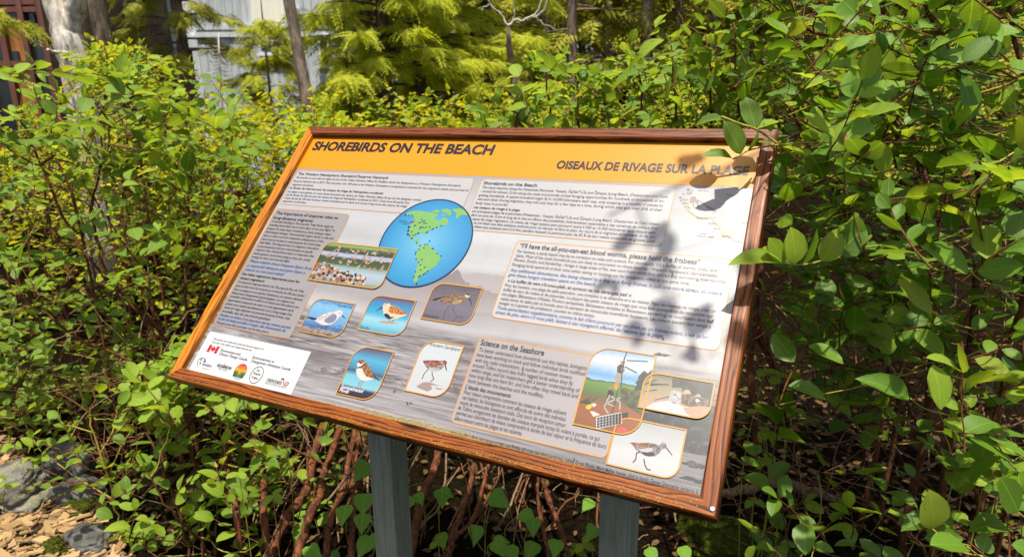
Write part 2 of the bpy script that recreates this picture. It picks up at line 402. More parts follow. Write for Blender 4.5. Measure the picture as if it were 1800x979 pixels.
block('highlighted_text', Za, [
 ('Any additional disturbance, like being chased by a dog or a flying frisbee, is just one more stress, so please', (308, 310), (1197, 442), Zb),
 ('give these hungry travelers space on the beach.', (290, 356), (210, 370), Zb),
 ], .0108, BLUE, .2, .006, t4)
block('highlighted_text', Za, [
 ('Toute perturbation supplémentaire, comme le fait d’être poursuivi par un chien ou un frisbee volant, n’est qu’un', (185, 670), (1085, 784), Zb),
 ('stress de plus, alors s’il vous plaît, laissez à ces voyageurs affamés de l’espace sur la plage.', (165, 714), (738, 775), Zb)], .0108, BLUE, .2, .006, t4)
block('heading', Za, [('« Le buffet de vers s’il-vous-plaît, et surtout ne me dérangez pas! »', (285, 412), (488, 454), Zb)], .0108, bold=.011, parent=t4)

# box: science on the seashore
Zd = Zf(780, 560, 2.577)
bx5 = rectof(Zd, (165, 84), (680, 162), (25, 470), (738, 634)); bx5 = ((Zd(165, 84)[0] + Zd(25, 470)[0]) / 2, bx5[1], Zd(738, 632)[0], bx5[3])
t5 = tbox(bx5, 'b8b1b3', .0019)
block('heading', Zd, [('Science on the Seashore', (165, 120), (453, 168))], .0150, bold=.012, parent=t5, res=3)
block('heading', Zd, [('L’étude des mouvements', (97, 318), (303, 357))], .0118, bold=.011, parent=t5)
block('paragraph', Zd, [
 ('To better understand how shorebirds use this habitat, biologists', (158, 149), (648, 233)),
 ('have been working to track and follow individual birds outfitted', (148, 173), (640, 257)),
 ('with tiny radio transmitters. A number of receiver towers', (140, 197), (580, 273)),
 ('around Tofino record data from tagged birds when they fly', (130, 221), (585, 300)),
 ('within range, and let researchers get a better understanding of', (122, 245), (615, 330)),
 ('how long they are here for, and how often they travel back and', (113, 269), (608, 355)),
 ('forth between the beaches and the mudflats.', (107, 293), (453, 355)),
 ('Pour mieux comprendre comment les oiseaux de rivage utilisent', (90, 343), (555, 436)),
 ('cet habitat, les biologistes se sont efforcés de suivre des individus', (82, 367), (552, 462)),
 ('munis de minuscules émetteurs radio. Des tours de réception autour', (72, 391), (553, 488)),
 ("de Tofino enregistrent les données des oiseaux marqués lorsqu'ils volent à portée, ce qui", (62, 414), (705, 550)),
 ('permet aux chercheurs de mieux comprendre la durée de leur séjour et la fréquence de leurs', (55, 438), (735, 584)),
 ('allers-retours entre les plages et les vasières.', (47, 461), (355, 526))], .0118, '1c1b1f', parent=t5)
block('photo_credit_lettering', onpanel, [("portraits; Mike's Birds (whimbrel portrait); Jess Findlay (all other shorebird portraits); Adrian Dorst (flock); Mark Maftei (tower, bird in hand); Daniel Donnecke (antenna b", (792, 762.5), (1227, 866))], .0088, '2c2b2f', bold=.004)
def pc(h): return tuple(.42 * x for x in hexc(h))
# ---- globe
gc, gr = (0.4209 * SW, 0.3454 * SW), 0.1015 * SW
def gmat():
    m = NT('globe_sea_print'); co = m.coord()
    d = m.node('VectorMath', operation='DISTANCE'); m.link(co, d.inputs[0]); d.inputs[1].default_value = (gc[0], gc[1], .0009)
    m.col(m.ramp(m.math('DIVIDE', d.outputs['Value'], gr), [(0, pc('7cc4e6')), (.6, pc('48a8da')), (1, pc('2890cc'))])); m.rough(PR, .5); return m.m
circ = [(gc[0] + gr * math.cos(2 * math.pi * i / 72), gc[1] + gr * math.sin(2 * math.pi * i / 72)) for i in range(72)]
globe = onp('globe_picture', MB().poly(circ, .0010), [gmat()])
b = MB(); ring(b, circ, .0031, .0015); onp('globe_outline', b, [ink('101a4e')], globe)
Zg = Zf(660, 340, 5.439)
LAND = [
 [(285, 203), (330, 180), (370, 168), (430, 170), (500, 182), (560, 190), (597, 203), (600, 220), (565, 235), (575, 255), (600, 262), (625, 268), (640, 240), (665, 232), (690, 245), (697, 275), (690, 300), (640, 312), (600, 325), (565, 335), (530, 352), (500, 370), (480, 385), (482, 410), (470, 408), (465, 385), (430, 380), (395, 390), (378, 405), (366, 425), (385, 445), (410, 432), (425, 427), (415, 450), (410, 470), (430, 498), (425, 512), (405, 490), (385, 465), (350, 440), (330, 420), (315, 395), (320, 360), (330, 330), (340, 300), (355, 280), (375, 250), (372, 225), (355, 212), (320, 217)],
 [(425, 510), (450, 498), (475, 494), (500, 495), (535, 515), (560, 530), (570, 560), (600, 580), (632, 605), (615, 640), (595, 670), (585, 695), (545, 715), (520, 735), (500, 750), (470, 775), (440, 790), (415, 808), (410, 830), (395, 850), (395, 875), (375, 865), (365, 835), (375, 790), (385, 740), (400, 700), (415, 665), (395, 630), (388, 590), (395, 560), (415, 540)],
 [(735, 155), (800, 148), (845, 155), (880, 190), (878, 215), (830, 210), (800, 225), (785, 248), (770, 240), (778, 200), (745, 172)],
 [(540, 180), (585, 158), (620, 165), (610, 185), (580, 192)], [(625, 158), (690, 150), (725, 165), (728, 208), (695, 218), (680, 190), (640, 182)], [(640, 196), (675, 205), (668, 222), (640, 214)]]
lm = NT('land_print'); n_ = lm.noise(lm.mapping(lm.coord(), (70, 70, 1)), 1, 2); lm.col(lm.mix(n_, pc('8ec46c'), pc('7dba5e'))); lm.rough(PR, .5)
for L in LAND: onp('landmass', MB().poly([Zg(*p) for p in L][::-1], .0013), [lm.m], globe)
DOTS = [(288, 203), (292, 213), (322, 213), (352, 212), (340, 278), (355, 282), (370, 270), (445, 253), (458, 270), (472, 265), (438, 280), (418, 284), (467, 290), (485, 288), (375, 314), (384, 308), (320, 320), (330, 325), (316, 332), (324, 330), (427, 340), (433, 330), (443, 325), (460, 330), (484, 328), (520, 324), (545, 347), (555, 342), (587, 328), (630, 313), (318, 355), (310, 363), (320, 362), (307, 388), (312, 400), (322, 392), (328, 408), (348, 370), (345, 432), (353, 433), (363, 405), (385, 398), (405, 385), (415, 383), (488, 378), (503, 372), (397, 475), (430, 502), (520, 459), (475, 494), (497, 490), (466, 525), (418, 538), (545, 531), (555, 532), (390, 563), (384, 582), (592, 580), (627, 602), (392, 632), (447, 636), (416, 660), (432, 686), (474, 709), (435, 735), (500, 747), (478, 766), (460, 777), (428, 790), (415, 800), (385, 750), (370, 800), (390, 860), (396, 868)]
mb = MB()
for p in DOTS:
    q = Zg(*p); mb.poly([(q[0] + .0021 * math.cos(a), q[1] + .0021 * math.sin(a)) for a in (0, 1.05, 2.09, 3.14, 4.19, 5.24)], .0016)
onp('site_dots', mb, [ink('1b2a70')], globe)
mb = MB(); q = Zg(362, 272); mb.poly([(q[0] + .003 * math.cos(a), q[1] + .003 * math.sin(a)) for a in (0, 1.05, 2.09, 3.14, 4.19, 5.24)], .0018); onp('tofino_dot', mb, [ink('d03a3a')], globe)
block('caption', Zg, [('Tofino', (220, 278), (303, 288))], .010, '12305a', .2, parent=globe)
mb = MB()
def stroke(mb, pts, w, z, m=0):
    for a, b_ in zip(pts, pts[1:]):
        d = Vector((b_[0] - a[0], b_[1] - a[1]));
        if d.length < 1e-7: continue
        n = Vector((-d.y, d.x)).normalized() * w / 2; e = d.normalized() * w * .25
        mb.add([(a[0] - n.x - e.x, a[1] - n.y - e.y, z), (b_[0] - n.x + e.x, b_[1] - n.y + e.y, z), (b_[0] + n.x + e.x, b_[1] + n.y + e.y, z), (a[0] + n.x - e.x, a[1] + n.y - e.y, z)], [(0, 1, 2, 3)], m)
stroke(mb, [Zg(264, 296), Zg(305, 298), Zg(338, 282)], .0009, .0016); onp('pointer_line', mb, [ink('12305a')], globe)

# ---- misty treeline, dark waves and rocks of the printed beach photograph
Zt = Zf(760, 420, 4.894)
def jag(pts, amp, seed, n=5):
    r = random.Random(seed); out = []
    for a, b_ in zip(pts, pts[1:]):
        for i in range(n): t = i / n; out.append((a[0] + (b_[0] - a[0]) * t, a[1] + (b_[1] - a[1]) * t + (r.random() - .5) * 2 * amp))
    return out + [pts[-1]]
def gradmat(name, ca, cb, y0, y1):
    m = NT(name); x, y, z = m.sep(m.coord()); f = m.math('DIVIDE', m.math('SUBTRACT', y, y0), y1 - y0)
    n = m.noise(m.mapping(m.coord(), (60, 25, 1)), 1, 3); f = m.math('ADD', f, m.math('MULTIPLY', m.math('SUBTRACT', n, .5), .25))
    m.col(m.ramp(f, [(0, ca), (1, cb)])); m.rough(PR, .5); return m.m
far = [Zt(*p) for p in jag([(250, 305), (310, 300), (380, 292), (470, 300), (560, 312), (640, 318)], 5, 1)] + [Zt(520, 560), Zt(180, 520)]
onp('printed_treeline', MB().poly(far[::-1], .0002), [gradmat('print_far_trees', pc('c2bcbc'), pc('b3acac'), .24, .345)])
near = [Zt(*p) for p in jag([(-160, 430), (-60, 415), (40, 360), (110, 310), (165, 300), (190, 275), (215, 265), (240, 285), (255, 335), (290, 370), (330, 400), (380, 410), (420, 400), (450, 430), (500, 450), (560, 470), (590, 520)], 9, 3, 4)] + [Zt(560, 640), Zt(300, 640), Zt(-200, 520)]
onp('printed_treeline', MB().poly(near[::-1], .0003), [gradmat('print_near_trees', pc('c0b9b9'), pc('938a8b'), .235, .33)])
rk = NT('print_rocks'); n_ = rk.noise(rk.mapping(rk.coord(), (70, 90, 1)), 1, 5, .7); rk.col(rk.ramp(n_, [(.3, pc('17181c')), (.55, pc('34363c')), (.68, pc('6b6c72')), (.8, pc('a39da0'))])); rk.rough(PR)
Zr = Zf(1130, 560, 3.06)
R1 = [Zr(*p) for p in jag([(-10, 505), (60, 490), (140, 505), (230, 490), (300, 470), (400, 470)], 7, 5)] + [Zr(352, 735), Zr(300, 730), Zr(215, 712), Zr(240, 600), Zr(-20, 545)]
onp('printed_rocks', MB().poly(R1[::-1], .0003), [rk.m])
for pl_, sd in (([(60, 190), (85, 184), (120, 190), (160, 200), (120, 203), (80, 198)], 1), ([(205, 775), (260, 762), (335, 790), (330, 808), (260, 797)], 2), ([(195, 852), (235, 846), (320, 868), (312, 886), (240, 870)], 3)):
    q = []; rr_ = random.Random(sd)
    for a, b_ in zip(pl_, pl_[1:] + pl_[:1]):
        for t in (0, .2, .4, .6, .8): q.append(Zr(a[0] + (b_[0] - a[0]) * t + rr_.uniform(-5, 5), a[1] + (b_[1] - a[1]) * t + rr_.uniform(-4, 4)))
    onp('printed_rocks', MB().poly(q[::-1], .00035), [rk.m])
# ---- route map at the upper right of the print
Zp = Zf(1180, 330, 8.9)
mp = MB()
mp.poly([Zp(*p) for p in [(390, 15), (1230, 40), (1215, 560), (1180, 880), (1010, 840), (920, 780), (790, 700), (700, 470), (480, 480), (330, 420), (290, 330), (230, 260), (240, 180), (300, 120), (330, 60)]][::-1], .0006)
mapo = onp('route_map', mp, [ink('c6c0c2')])
mb = MB(); stroke(mb, [Zp(*p) for p in [(240, 215), (270, 270), (250, 340), (320, 400), (400, 450), (450, 470), (520, 475), (560, 445), (620, 465), (700, 560), (770, 630), (780, 700), (800, 755), (880, 745), (950, 800), (940, 830)]], .0022, .0009); onp('coast_route', mb, [ink('e6d06a')], mapo)
mb = MB()
mb.poly([Zp(*p) for p in [(300, 150), (380, 140), (390, 180), (480, 230), (560, 280), (640, 320), (720, 360), (690, 385), (660, 420), (650, 370), (570, 325), (500, 260), (420, 220), (440, 300), (415, 325), (390, 240), (350, 230), (370, 330), (340, 290), (330, 240), (285, 240)]][::-1], .0009)
for cx, cy, r in ((270, 30, 30), (190, 98, 14), (145, 155, 22), (150, 205, 12), (330, 60, 16)): mb.poly([Zp(cx + r * math.cos(a), cy + r * .7 * math.sin(a)) for a in (0, -1, -2, -3, -4, -5)], .0009)
onp('inlet', mb, [ink('8d7f83')], mapo)
block('map_lettering', Zp, [('Tofino', (230, 100), (330, 106)), ('MacKenzie Beach', (165, 200), (275, 206)), ('Chesterman', (165, 250), (275, 262)), ('Cox Bay', (205, 315), (285, 320)), ('Tofino Inlet', (850, 128), (970, 134)), ('Schooner Cove', (400, 485), (570, 496)), ('Long Beach', (570, 566), (700, 576)), ('Wickaninnish', (660, 650), (770, 662)), ('Florencia Bay', (800, 772), (940, 790)), ('Surf beach', (435, 728), (560, 738)), ('Shorebird area', (395, 765), (550, 774)), ('Clayoquot Sound', (410, 58), (570, 62)), ('Kennedy', (1110, 548), (1195, 556)), ('Lake', (1105, 575), (1160, 580))], .0055, '2a2c44', parent=mapo)
mb = MB(); mb.poly([Zp(*p) for p in [(578, 762), (665, 766), (662, 782), (575, 778)]][::-1], .0009); onp('map_key_swatch', mb, [ink('a5625c')], mapo)

# ---- sponsor box
Zs = Zf(330, 575, 7.826)
a, b_, c_ = Zs(290, 50), Zs(1695, 340), Zs(1430, 920)
x1 = (b_[0] + c_[0]) / 2; y1 = (a[1] + b_[1]) / 2
spo = onp('sponsor_box', MB().poly([(.010, .0), (x1, .0), (x1, y1), (.010, y1)], .0005), [ink('eeeef0')])
block('small_lettering', Zs, [('This project was undertaken with the financial support of:', (350, 172), (1040, 312)), ("Ce projet a été réalisé avec l'appui financier de :", (328, 212), (890, 332))], .0066, '5a5a60', parent=spo)
block('agency_lettering', Zs, [('Environment and', (455, 333), (718, 390)), ('Climate Change Canada', (430, 380), (815, 466)), ('Environnement et', (890, 430), (1187, 494)), ('Changement climatique Canada', (868, 478), (1410, 602))], .0098, '3e3e44', parent=spo)
block('logo_lettering', Zs, [('WHSRN', (195, 525), (318, 558))], .009, '2a3570', parent=spo)
block('logo_lettering', Zs, [('The', (497, 518), (522, 525)), ('Tofino, Canada', (418, 578), (540, 604))], .0045, '3a3a3e', .2, parent=spo)
block('logo_lettering', Zs, [('WICKANINNISH INN', (396, 546), (595, 588))], .011, '4a4a4e', bold=.012, parent=spo)
block('logo_lettering', Zs, [('raincoast', (1088, 742), (1290, 790))], .0125, '3c3c40', .1, .006, parent=spo)
block('logo_lettering', Zs, [('EDUCATION SOCIETY', (1065, 776), (1358, 845))], .0066, '9a9a9c', parent=spo)
mb = MB()
fl = Zs(258, 338); fw, fh = Zs(412, 290)[0] - Zs(262, 338)[0] - .006, .0185
fx, fy = Zs(272, 338)[0] - .003, Zs(272, 338)[1]
fw = .0335
mb.poly([(fx, fy), (fx + fw * .25, fy), (fx + fw * .25, fy + fh), (fx, fy + fh)], .0012); mb.poly([(fx + fw * .75, fy), (fx + fw, fy), (fx + fw, fy + fh), (fx + fw * .75, fy + fh)], .0012)
LEAFP = [(0, -.5), (.03, -.3), (.3, -.33), (.26, -.22), (.5, .02), (.42, .08), (.46, .25), (.3, .2), (.25, .28), (.13, .15), (.18, .42), (.1, .38), (0, .55)]
LP = LEAFP + [(-x, y) for x, y in LEAFP[::-1][1:-1]]
mb.poly([(fx + fw / 2 + x * fh * .85, fy + fh / 2 + y * fh * .85) for x, y in LP], .0012)
onp('maple_leaf_flag', mb, [ink('d8232a')], spo)
mb = MB()
stroke(mb, [Zs(*p) for p in [(150, 548), (134, 520), (138, 480), (160, 440), (195, 424), (230, 428), (248, 445)]], .0011, .0012, 0)
mb.poly([Zs(*p) for p in [(232, 425), (252, 455), (248, 485), (205, 478), (235, 466)]][::-1], .0012, 0)
mb.poly([Zs(*p) for p in [(180, 440), (205, 432), (198, 455), (178, 468)]][::-1], .0012, 1); mb.poly([Zs(*p) for p in [(172, 475), (192, 488), (175, 515), (163, 500)]][::-1], .0012, 1)
stroke(mb, [Zs(198, 562), Zs(300, 588)], .0008, .0012, 1)
onp('network_logo', mb, [ink('25307c'), ink('4c9a4a')], spo)
mb = MB()      # sunset badge
cx, cy = Zs(725, 612); ra, rb = .0185, .0200
E_ = lambda r0: [(cx + ra * math.cos(t), cy + rb * math.sin(t)) for t in r0]
lv = [(-1.0, -.72, 'b9d0ea', '6f9fd4'), (-.72, .0, '5f7f34', '7f9a3e'), (.0, .35, 'f2a81c', 'f2a81c'), (.35, .68, 'e9762a', 'e9762a'), (.68, 1, 'd24238', 'd24238')]
for i, (s0, s1, h1, h2) in enumerate(lv):
    w0, w1 = math.sqrt(max(0, 1 - s0 * s0)), math.sqrt(max(0, 1 - s1 * s1)); sm = (s0 + s1) / 2; wm = math.sqrt(1 - sm * sm)
    mb.poly([(cx - ra * w0, cy + rb * s0), (cx + ra * w0, cy + rb * s0), (cx + ra * wm, cy + rb * sm), (cx + ra * w1, cy + rb * s1), (cx - ra * w1, cy + rb * s1), (cx - ra * wm, cy + rb * sm)], .0012, i)
mb.poly([(cx - ra * .35, cy + .0005), (cx, cy - rb * .4), (cx + ra * .35, cy + .0005)], .0014, 2)
for q in (-.8, -.62, -.5, .5, .66, .82): mb.poly([(cx + ra * q - .0012, cy - rb * .66), (cx + ra * q + .0012, cy - rb * .66), (cx + ra * q, cy - rb * .15)], .0014, 5)
onp('sunset_badge', mb, [ink(l[2]) for l in lv] + [ink('2f3d24')], spo)
mb = MB(); cx, cy = Zs(950, 657); pts = [(cx + .0178 * math.cos(t * .131), cy + .0208 * math.sin(t * .131)) for t in range(48)]
ring(mb, pts, .0013, .0012)
onp('oval_badge', mb, [ink('2b3a36')], spo)
block('logo_lettering', lambda x, y: (x, y), [('The', (cx - .006, cy + .008), (cx + .003, cy + .008)), ('Pointe', (cx - .012, cy), (cx + .011, cy)), ('Tofino', (cx - .011, cy - .010), (cx + .010, cy - .010))], .008, '2b3a36', .25, parent=spo)
mb = MB(); stroke(mb, [Zs(*p) for p in [(1285, 722), (1310, 706), (1325, 715), (1330, 745), (1320, 780), (1345, 800), (1375, 795), (1392, 775), (1385, 757), (1360, 762), (1345, 778)]], .0019, .0012); mb.poly([Zs(*p) for p in [(1285, 725), (1318, 700), (1328, 708), (1330, 730), (1312, 722)]][::-1], .0013, 1)
onp('wolf_logo', mb, [ink('c02a32'), ink('5a2024')], spo)

# ---- photographs on the print
CARDZ = [.0008]
def card(name, label, Zc, tr, bl, mat, rfrac=.30, lift=0.0):
    a, c_ = Zc(*tr), Zc(*bl); x0, y0, x1, y1 = c_[0], c_[1], a[0], a[1]; r = rfrac * min(x1 - x0, y1 - y0)
    pts = rrect(x0, y0, x1, y1, (0, r, 0, r)); z = .0010 + lift
    o = onp(name, MB().poly(pts, z), [mat]); tag(o, label)
    b = MB(); ring(b, pts, .0022, z + .0013); onp('photo_border', b, [ink('f0a81e')], o)
    o['zz'] = z; return o, (x0, y0, x1, y1)
def bird(cardo, Zc, polys, cols, name='bird'):
    mb = MB(); z = cardo['zz'] + .00015
    for i, (ci, pts) in enumerate(polys):
        q = [Zc(*p) for p in pts]; ar = sum(q[j - 1][0] * q[j][1] - q[j][0] * q[j - 1][1] for j in range(len(q)))
        mb.poly(q if ar > 0 else q[::-1], z + i * .00003, ci)
    return onp(name, mb, cols, cardo)
def legs(cardo, Zc, lines, w, h, name='leg'):
    for l in lines:
        mb = MB(); stroke(mb, [Zc(*p) for p in l], w, cardo['zz'] + .0003); onp(name, mb, [ink(h)], cardo)
def pmat(name, stops, axis='y', rng=(0, 1), nscale=(40, 160, 1), namt=.2, speck=None):
    """gradient print with streaky noise; stops over normalised height"""
    m = NT(name); co = m.coord(); x, y, z = m.sep(co); f = m.math('DIVIDE', m.math('SUBTRACT', y if axis == 'y' else x, rng[0]), rng[1] - rng[0])
    n = m.noise(m.mapping(co, nscale), 1, 4, .6); f = m.math('ADD', f, m.math('MULTIPLY', m.math('SUBTRACT', n, .5), namt))
    c = m.ramp(f, [(p, pc(h)) for p, h in stops])
    if speck:
        s = m.noise(m.mapping(co, speck[0]), 1, 3, .6); c = m.mix(m.ramp(s, [(speck[1], 0), (speck[1] + .12, 1)]), c, pc(speck[2]))
    m.col(c); m.rough(PR, .5); return m.m
def feather(name, ca, cb, cc, sc=260):
    m = NT(name); n = m.noise(m.mapping(m.coord(), (sc, sc * .7, 1)), 1, 3, .6); m.col(m.ramp(n, [(.36, pc(ca)), (.5, pc(cb)), (.64, pc(cc))])); m.rough(PR, .5); return m.m
def yr(Zc, tr, bl): return (Zc(*bl)[1], Zc(*tr)[1])
# sanderling
Zc = Zf(520, 515, 11.518); T, B = (1222, 222), (65, 780)
o, r = card('sanderling_photo', 'small photo of a white shorebird on blue rippled water', Zc, T, B, pmat('print_water', [(0, '4a4248'), (.12, 'b8a8a4'), (.2, '3c5f92'), (.35, '6fa5d8'), (.8, '8ac4ec'), (1, '3f86c0')], rng=yr(Zc, T, B), nscale=(60, 260, 1), namt=.5, speck=((90, 300, 1), .62, '2f568a')))
bird(o, Zc, [(0, [(390, 560), (440, 510), (560, 440), (700, 390), (790, 380), (850, 355), (900, 350), (950, 375), (955, 420), (925, 470), (880, 490), (850, 540), (800, 590), (720, 640), (600, 660), (520, 640), (450, 600)]), (1, [(575, 570), (610, 520), (700, 460), (770, 430), (810, 435), (840, 480), (820, 550), (760, 600), (680, 620), (620, 605)]),
 (2, [(215, 490), (300, 485), (450, 520), (400, 550), (330, 545), (260, 515)]), (2, [(925, 455), (955, 450), (1018, 525), (1000, 522)]), (2, [(885, 410), (905, 405), (910, 425), (890, 430)]), (3, [(440, 515), (620, 420), (780, 385), (800, 420), (640, 480), (500, 560), (420, 560)])], [ink('e4dcdc'), feather('feather_grey', '6c7288', '868ca2', '9aa0b2'), ink('23232c'), feather('feather_pale', 'b8a89c', 'd8ccc4', 'ece4e0')])
legs(o, Zc, [[(535, 660), (520, 720), (490, 770)], [(600, 665), (610, 730)]], .0012, '22222a')
block('caption', Zc, [('Sanderling', (848, 268), (1150, 318))], .0085, '1d2c44', .2, parent=o)
# dunlin
Zc = Zf(625, 515, 11.518); T, B = (1245, 158), (40, 745)
o, r = card('dunlin_photo', 'small photo of a rufous shorebird with black belly on turquoise water', Zc, T, B, pmat('print_turquoise', [(0, '3fa6cc'), (.2, '8ccbe0'), (.36, '9fd4e4'), (.5, '45b0d6'), (.78, '3a8fc4'), (.9, '5f6f96'), (1, '5c4a5a')], rng=yr(Zc, T, B), nscale=(14, 30, 1), namt=.12))
bird(o, Zc, [(0, [(555, 260), (600, 205), (650, 190), (690, 205), (710, 250), (830, 270), (940, 350), (1085, 420), (1010, 460), (900, 500), (820, 530), (700, 540), (620, 500), (570, 430), (560, 340)]), (1, [(690, 300), (740, 260), (830, 275), (920, 340), (1085, 415), (1080, 435), (960, 440), (820, 430), (700, 410), (665, 360)]),
 (2, [(575, 440), (620, 412), (680, 440), (710, 490), (790, 485), (740, 520), (680, 535), (620, 500)]), (2, [(545, 275), (560, 300), (400, 380)]), (2, [(598, 245), (615, 238), (620, 258), (603, 262)]), (3, [(590, 215), (650, 188), (695, 205), (640, 225)])], [ink('ecd2b4'), feather('feather_rufous', '6a3a18', 'c87a30', 'e8a860'), ink('241a1e'), ink('b06a34')])
bird(o, Zc, [(0, [(470, 590), (560, 565), (700, 580), (880, 620), (760, 625), (600, 615)])], [ink('c79a70')], 'reflection')
legs(o, Zc, [[(790, 535), (770, 575), (730, 585)], [(700, 545), (695, 580)]], .0012, '1c1a20')
block('caption', Zc, [('Dunlin', (85, 712), (275, 738))], .0088, '12303c', .2, parent=o)
# whimbrel
Zc = Zf(735, 490, 10.875); T, B = (1248, 185), (50, 765)
o, r = card('whimbrel_photo', 'small photo of a brown long-billed shorebird wading on grey water', Zc, T, B, pmat('print_mauve', [(0, '6c6672'), (.4, '7a7684'), (.8, '6f6470'), (1, '5e545e')], rng=yr(Zc, T, B), nscale=(30, 220, 1), namt=.7))
bird(o, Zc, [(0, [(270, 425), (310, 385), (430, 365), (600, 310), (720, 285), (820, 295), (880, 340), (910, 350), (905, 390), (880, 440), (800, 470), (720, 500), (600, 495), (480, 460), (380, 425), (290, 425)]), (1, [(895, 320), (920, 285), (960, 285), (990, 320), (985, 365), (930, 370), (900, 355)]),
 (2, [(905, 300), (930, 283), (975, 290), (985, 330), (950, 315)]), (2, [(960, 370), (990, 365), (1020, 430), (1035, 510), (1025, 515), (1005, 440)]), (2, [(270, 425), (310, 382), (560, 335), (420, 390), (330, 415)]), (3, [(620, 480), (720, 430), (800, 400), (870, 420), (800, 465), (720, 495)])], [feather('feather_brown', '4a3826', '8a6a4c', 'b8946c'), ink('cfc39c'), ink('1e1a18'), feather('feather_buff', '8a6c4c', 'b49470', 'd0b490')])
legs(o, Zc, [[(670, 500), (672, 600), (745, 730), (860, 735)], [(745, 730), (650, 845)], [(610, 510), (550, 590), (485, 735), (495, 825)]], .0011, '4a463c')
block('caption', Zc, [('Whimbrel', (100, 725), (390, 765))], .0092, '15151a', .2, parent=o)
# plover
Zc = Zf(585, 605, 9.322); T, B = (1018, 130), (52, 812)
o, r = card('plover_photo', 'upright photo of a plump plover with a dark collar on turquoise water', Zc, T, B, pmat('print_plover', [(0, '2c2440'), (.17, '3a3450'), (.22, '8fd0e0'), (.4, '7cc6dc'), (.5, '4a5878'), (.56, '4a8fb8'), (.75, '56b4da'), (.93, '5f6f90'), (1, '5a4a5c')], rng=yr(Zc, T, B), nscale=(10, 20, 1), namt=.08), .34)
bird(o, Zc, [(0, [(390, 400), (470, 380), (560, 500), (640, 560), (700, 560), (640, 580), (560, 605), (480, 595), (420, 550), (388, 480)]), (1, [(440, 395), (500, 340), (545, 305), (600, 360), (650, 450), (700, 540), (772, 598), (690, 565), (620, 545), (560, 535), (510, 470), (490, 400)]), (2, [(640, 430), (690, 520), (775, 590), (765, 602), (680, 540)]),
 (3, [(395, 390), (460, 370), (540, 295), (545, 320), (480, 375), (410, 400)]), (4, [(400, 335), (420, 300), (530, 285), (540, 300), (470, 360), (405, 375)]), (1, [(412, 290), (440, 255), (490, 248), (530, 275), (528, 305), (470, 330), (440, 310)]), (3, [(430, 285), (450, 280), (470, 300), (450, 310)]), (5, [(372, 325), (410, 300), (425, 315), (385, 332)])], [ink('e8e0d8'), feather('feather_tan', '6a4424', 'a06a38', 'c08a50', 160), ink('2c2420'), ink('1c1818'), ink('ece6e0'), ink('d8862c')])
legs(o, Zc, [[(465, 590), (430, 660), (415, 718)], [(510, 595), (465, 670), (450, 725)]], .0014, 'b07038')
block('caption', Zc, [('Semipalmated', (128, 716), (492, 800)), ('Plover', (105, 772), (265, 812))], .0108, 'f0eef2', .15, .02, parent=o)
# western sandpiper
Zc = Zf(705, 590, 8.517); T, B = (952, 155), (48, 825)
o, r = card('sandpiper_photo', 'upright photo of a small reddish sandpiper walking on pale wet sand', Zc, T, B, pmat('print_pale', [(0, 'd8d6d6'), (.15, 'd0d2d4'), (.4, 'd2d8dc'), (1, 'd0dade')], rng=yr(Zc, T, B), nscale=(40, 120, 1), namt=.4), .34)
bird(o, Zc, [(0, [(325, 385), (350, 372), (480, 370), (600, 375), (650, 368), (690, 400), (685, 430), (650, 460), (610, 500), (540, 535), (470, 540), (420, 515), (380, 470), (350, 420)]), (1, [(325, 385), (350, 372), (500, 370), (600, 380), (590, 430), (530, 465), (460, 470), (400, 430)]), (2, [(630, 385), (660, 366), (692, 395), (685, 430), (655, 440)]), (3, [(655, 445), (675, 440), (692, 528), (680, 525)]), (4, [(400, 480), (470, 475), (560, 480), (590, 500), (530, 538), (450, 535)])], [feather('feather_sandpiper', '6a5450', '9a827a', 'c4b4ae', 170), feather('feather_red', '5a2e24', '96503c', 'b07864', 170), ink('a03c2c'), ink('1c1a1e'), feather('feather_white', 'a89c9a', 'cac2c0', 'dcd8d6', 170)])
bird(o, Zc, [(0, [(330, 700), (420, 695), (580, 750), (450, 740), (470, 800), (400, 835), (300, 800), (230, 760)]), (0, [(490, 770), (640, 800), (560, 810)])], [ink('a8938c')], 'reflection')
legs(o, Zc, [[(405, 505), (345, 580), (320, 645)], [(468, 540), (470, 590), (495, 650), (445, 690)]], .0016, '2a2628')
block('caption', Zc, [('Western Sandpiper', (418, 150), (895, 238))], .0108, '17171c', .12, parent=o)
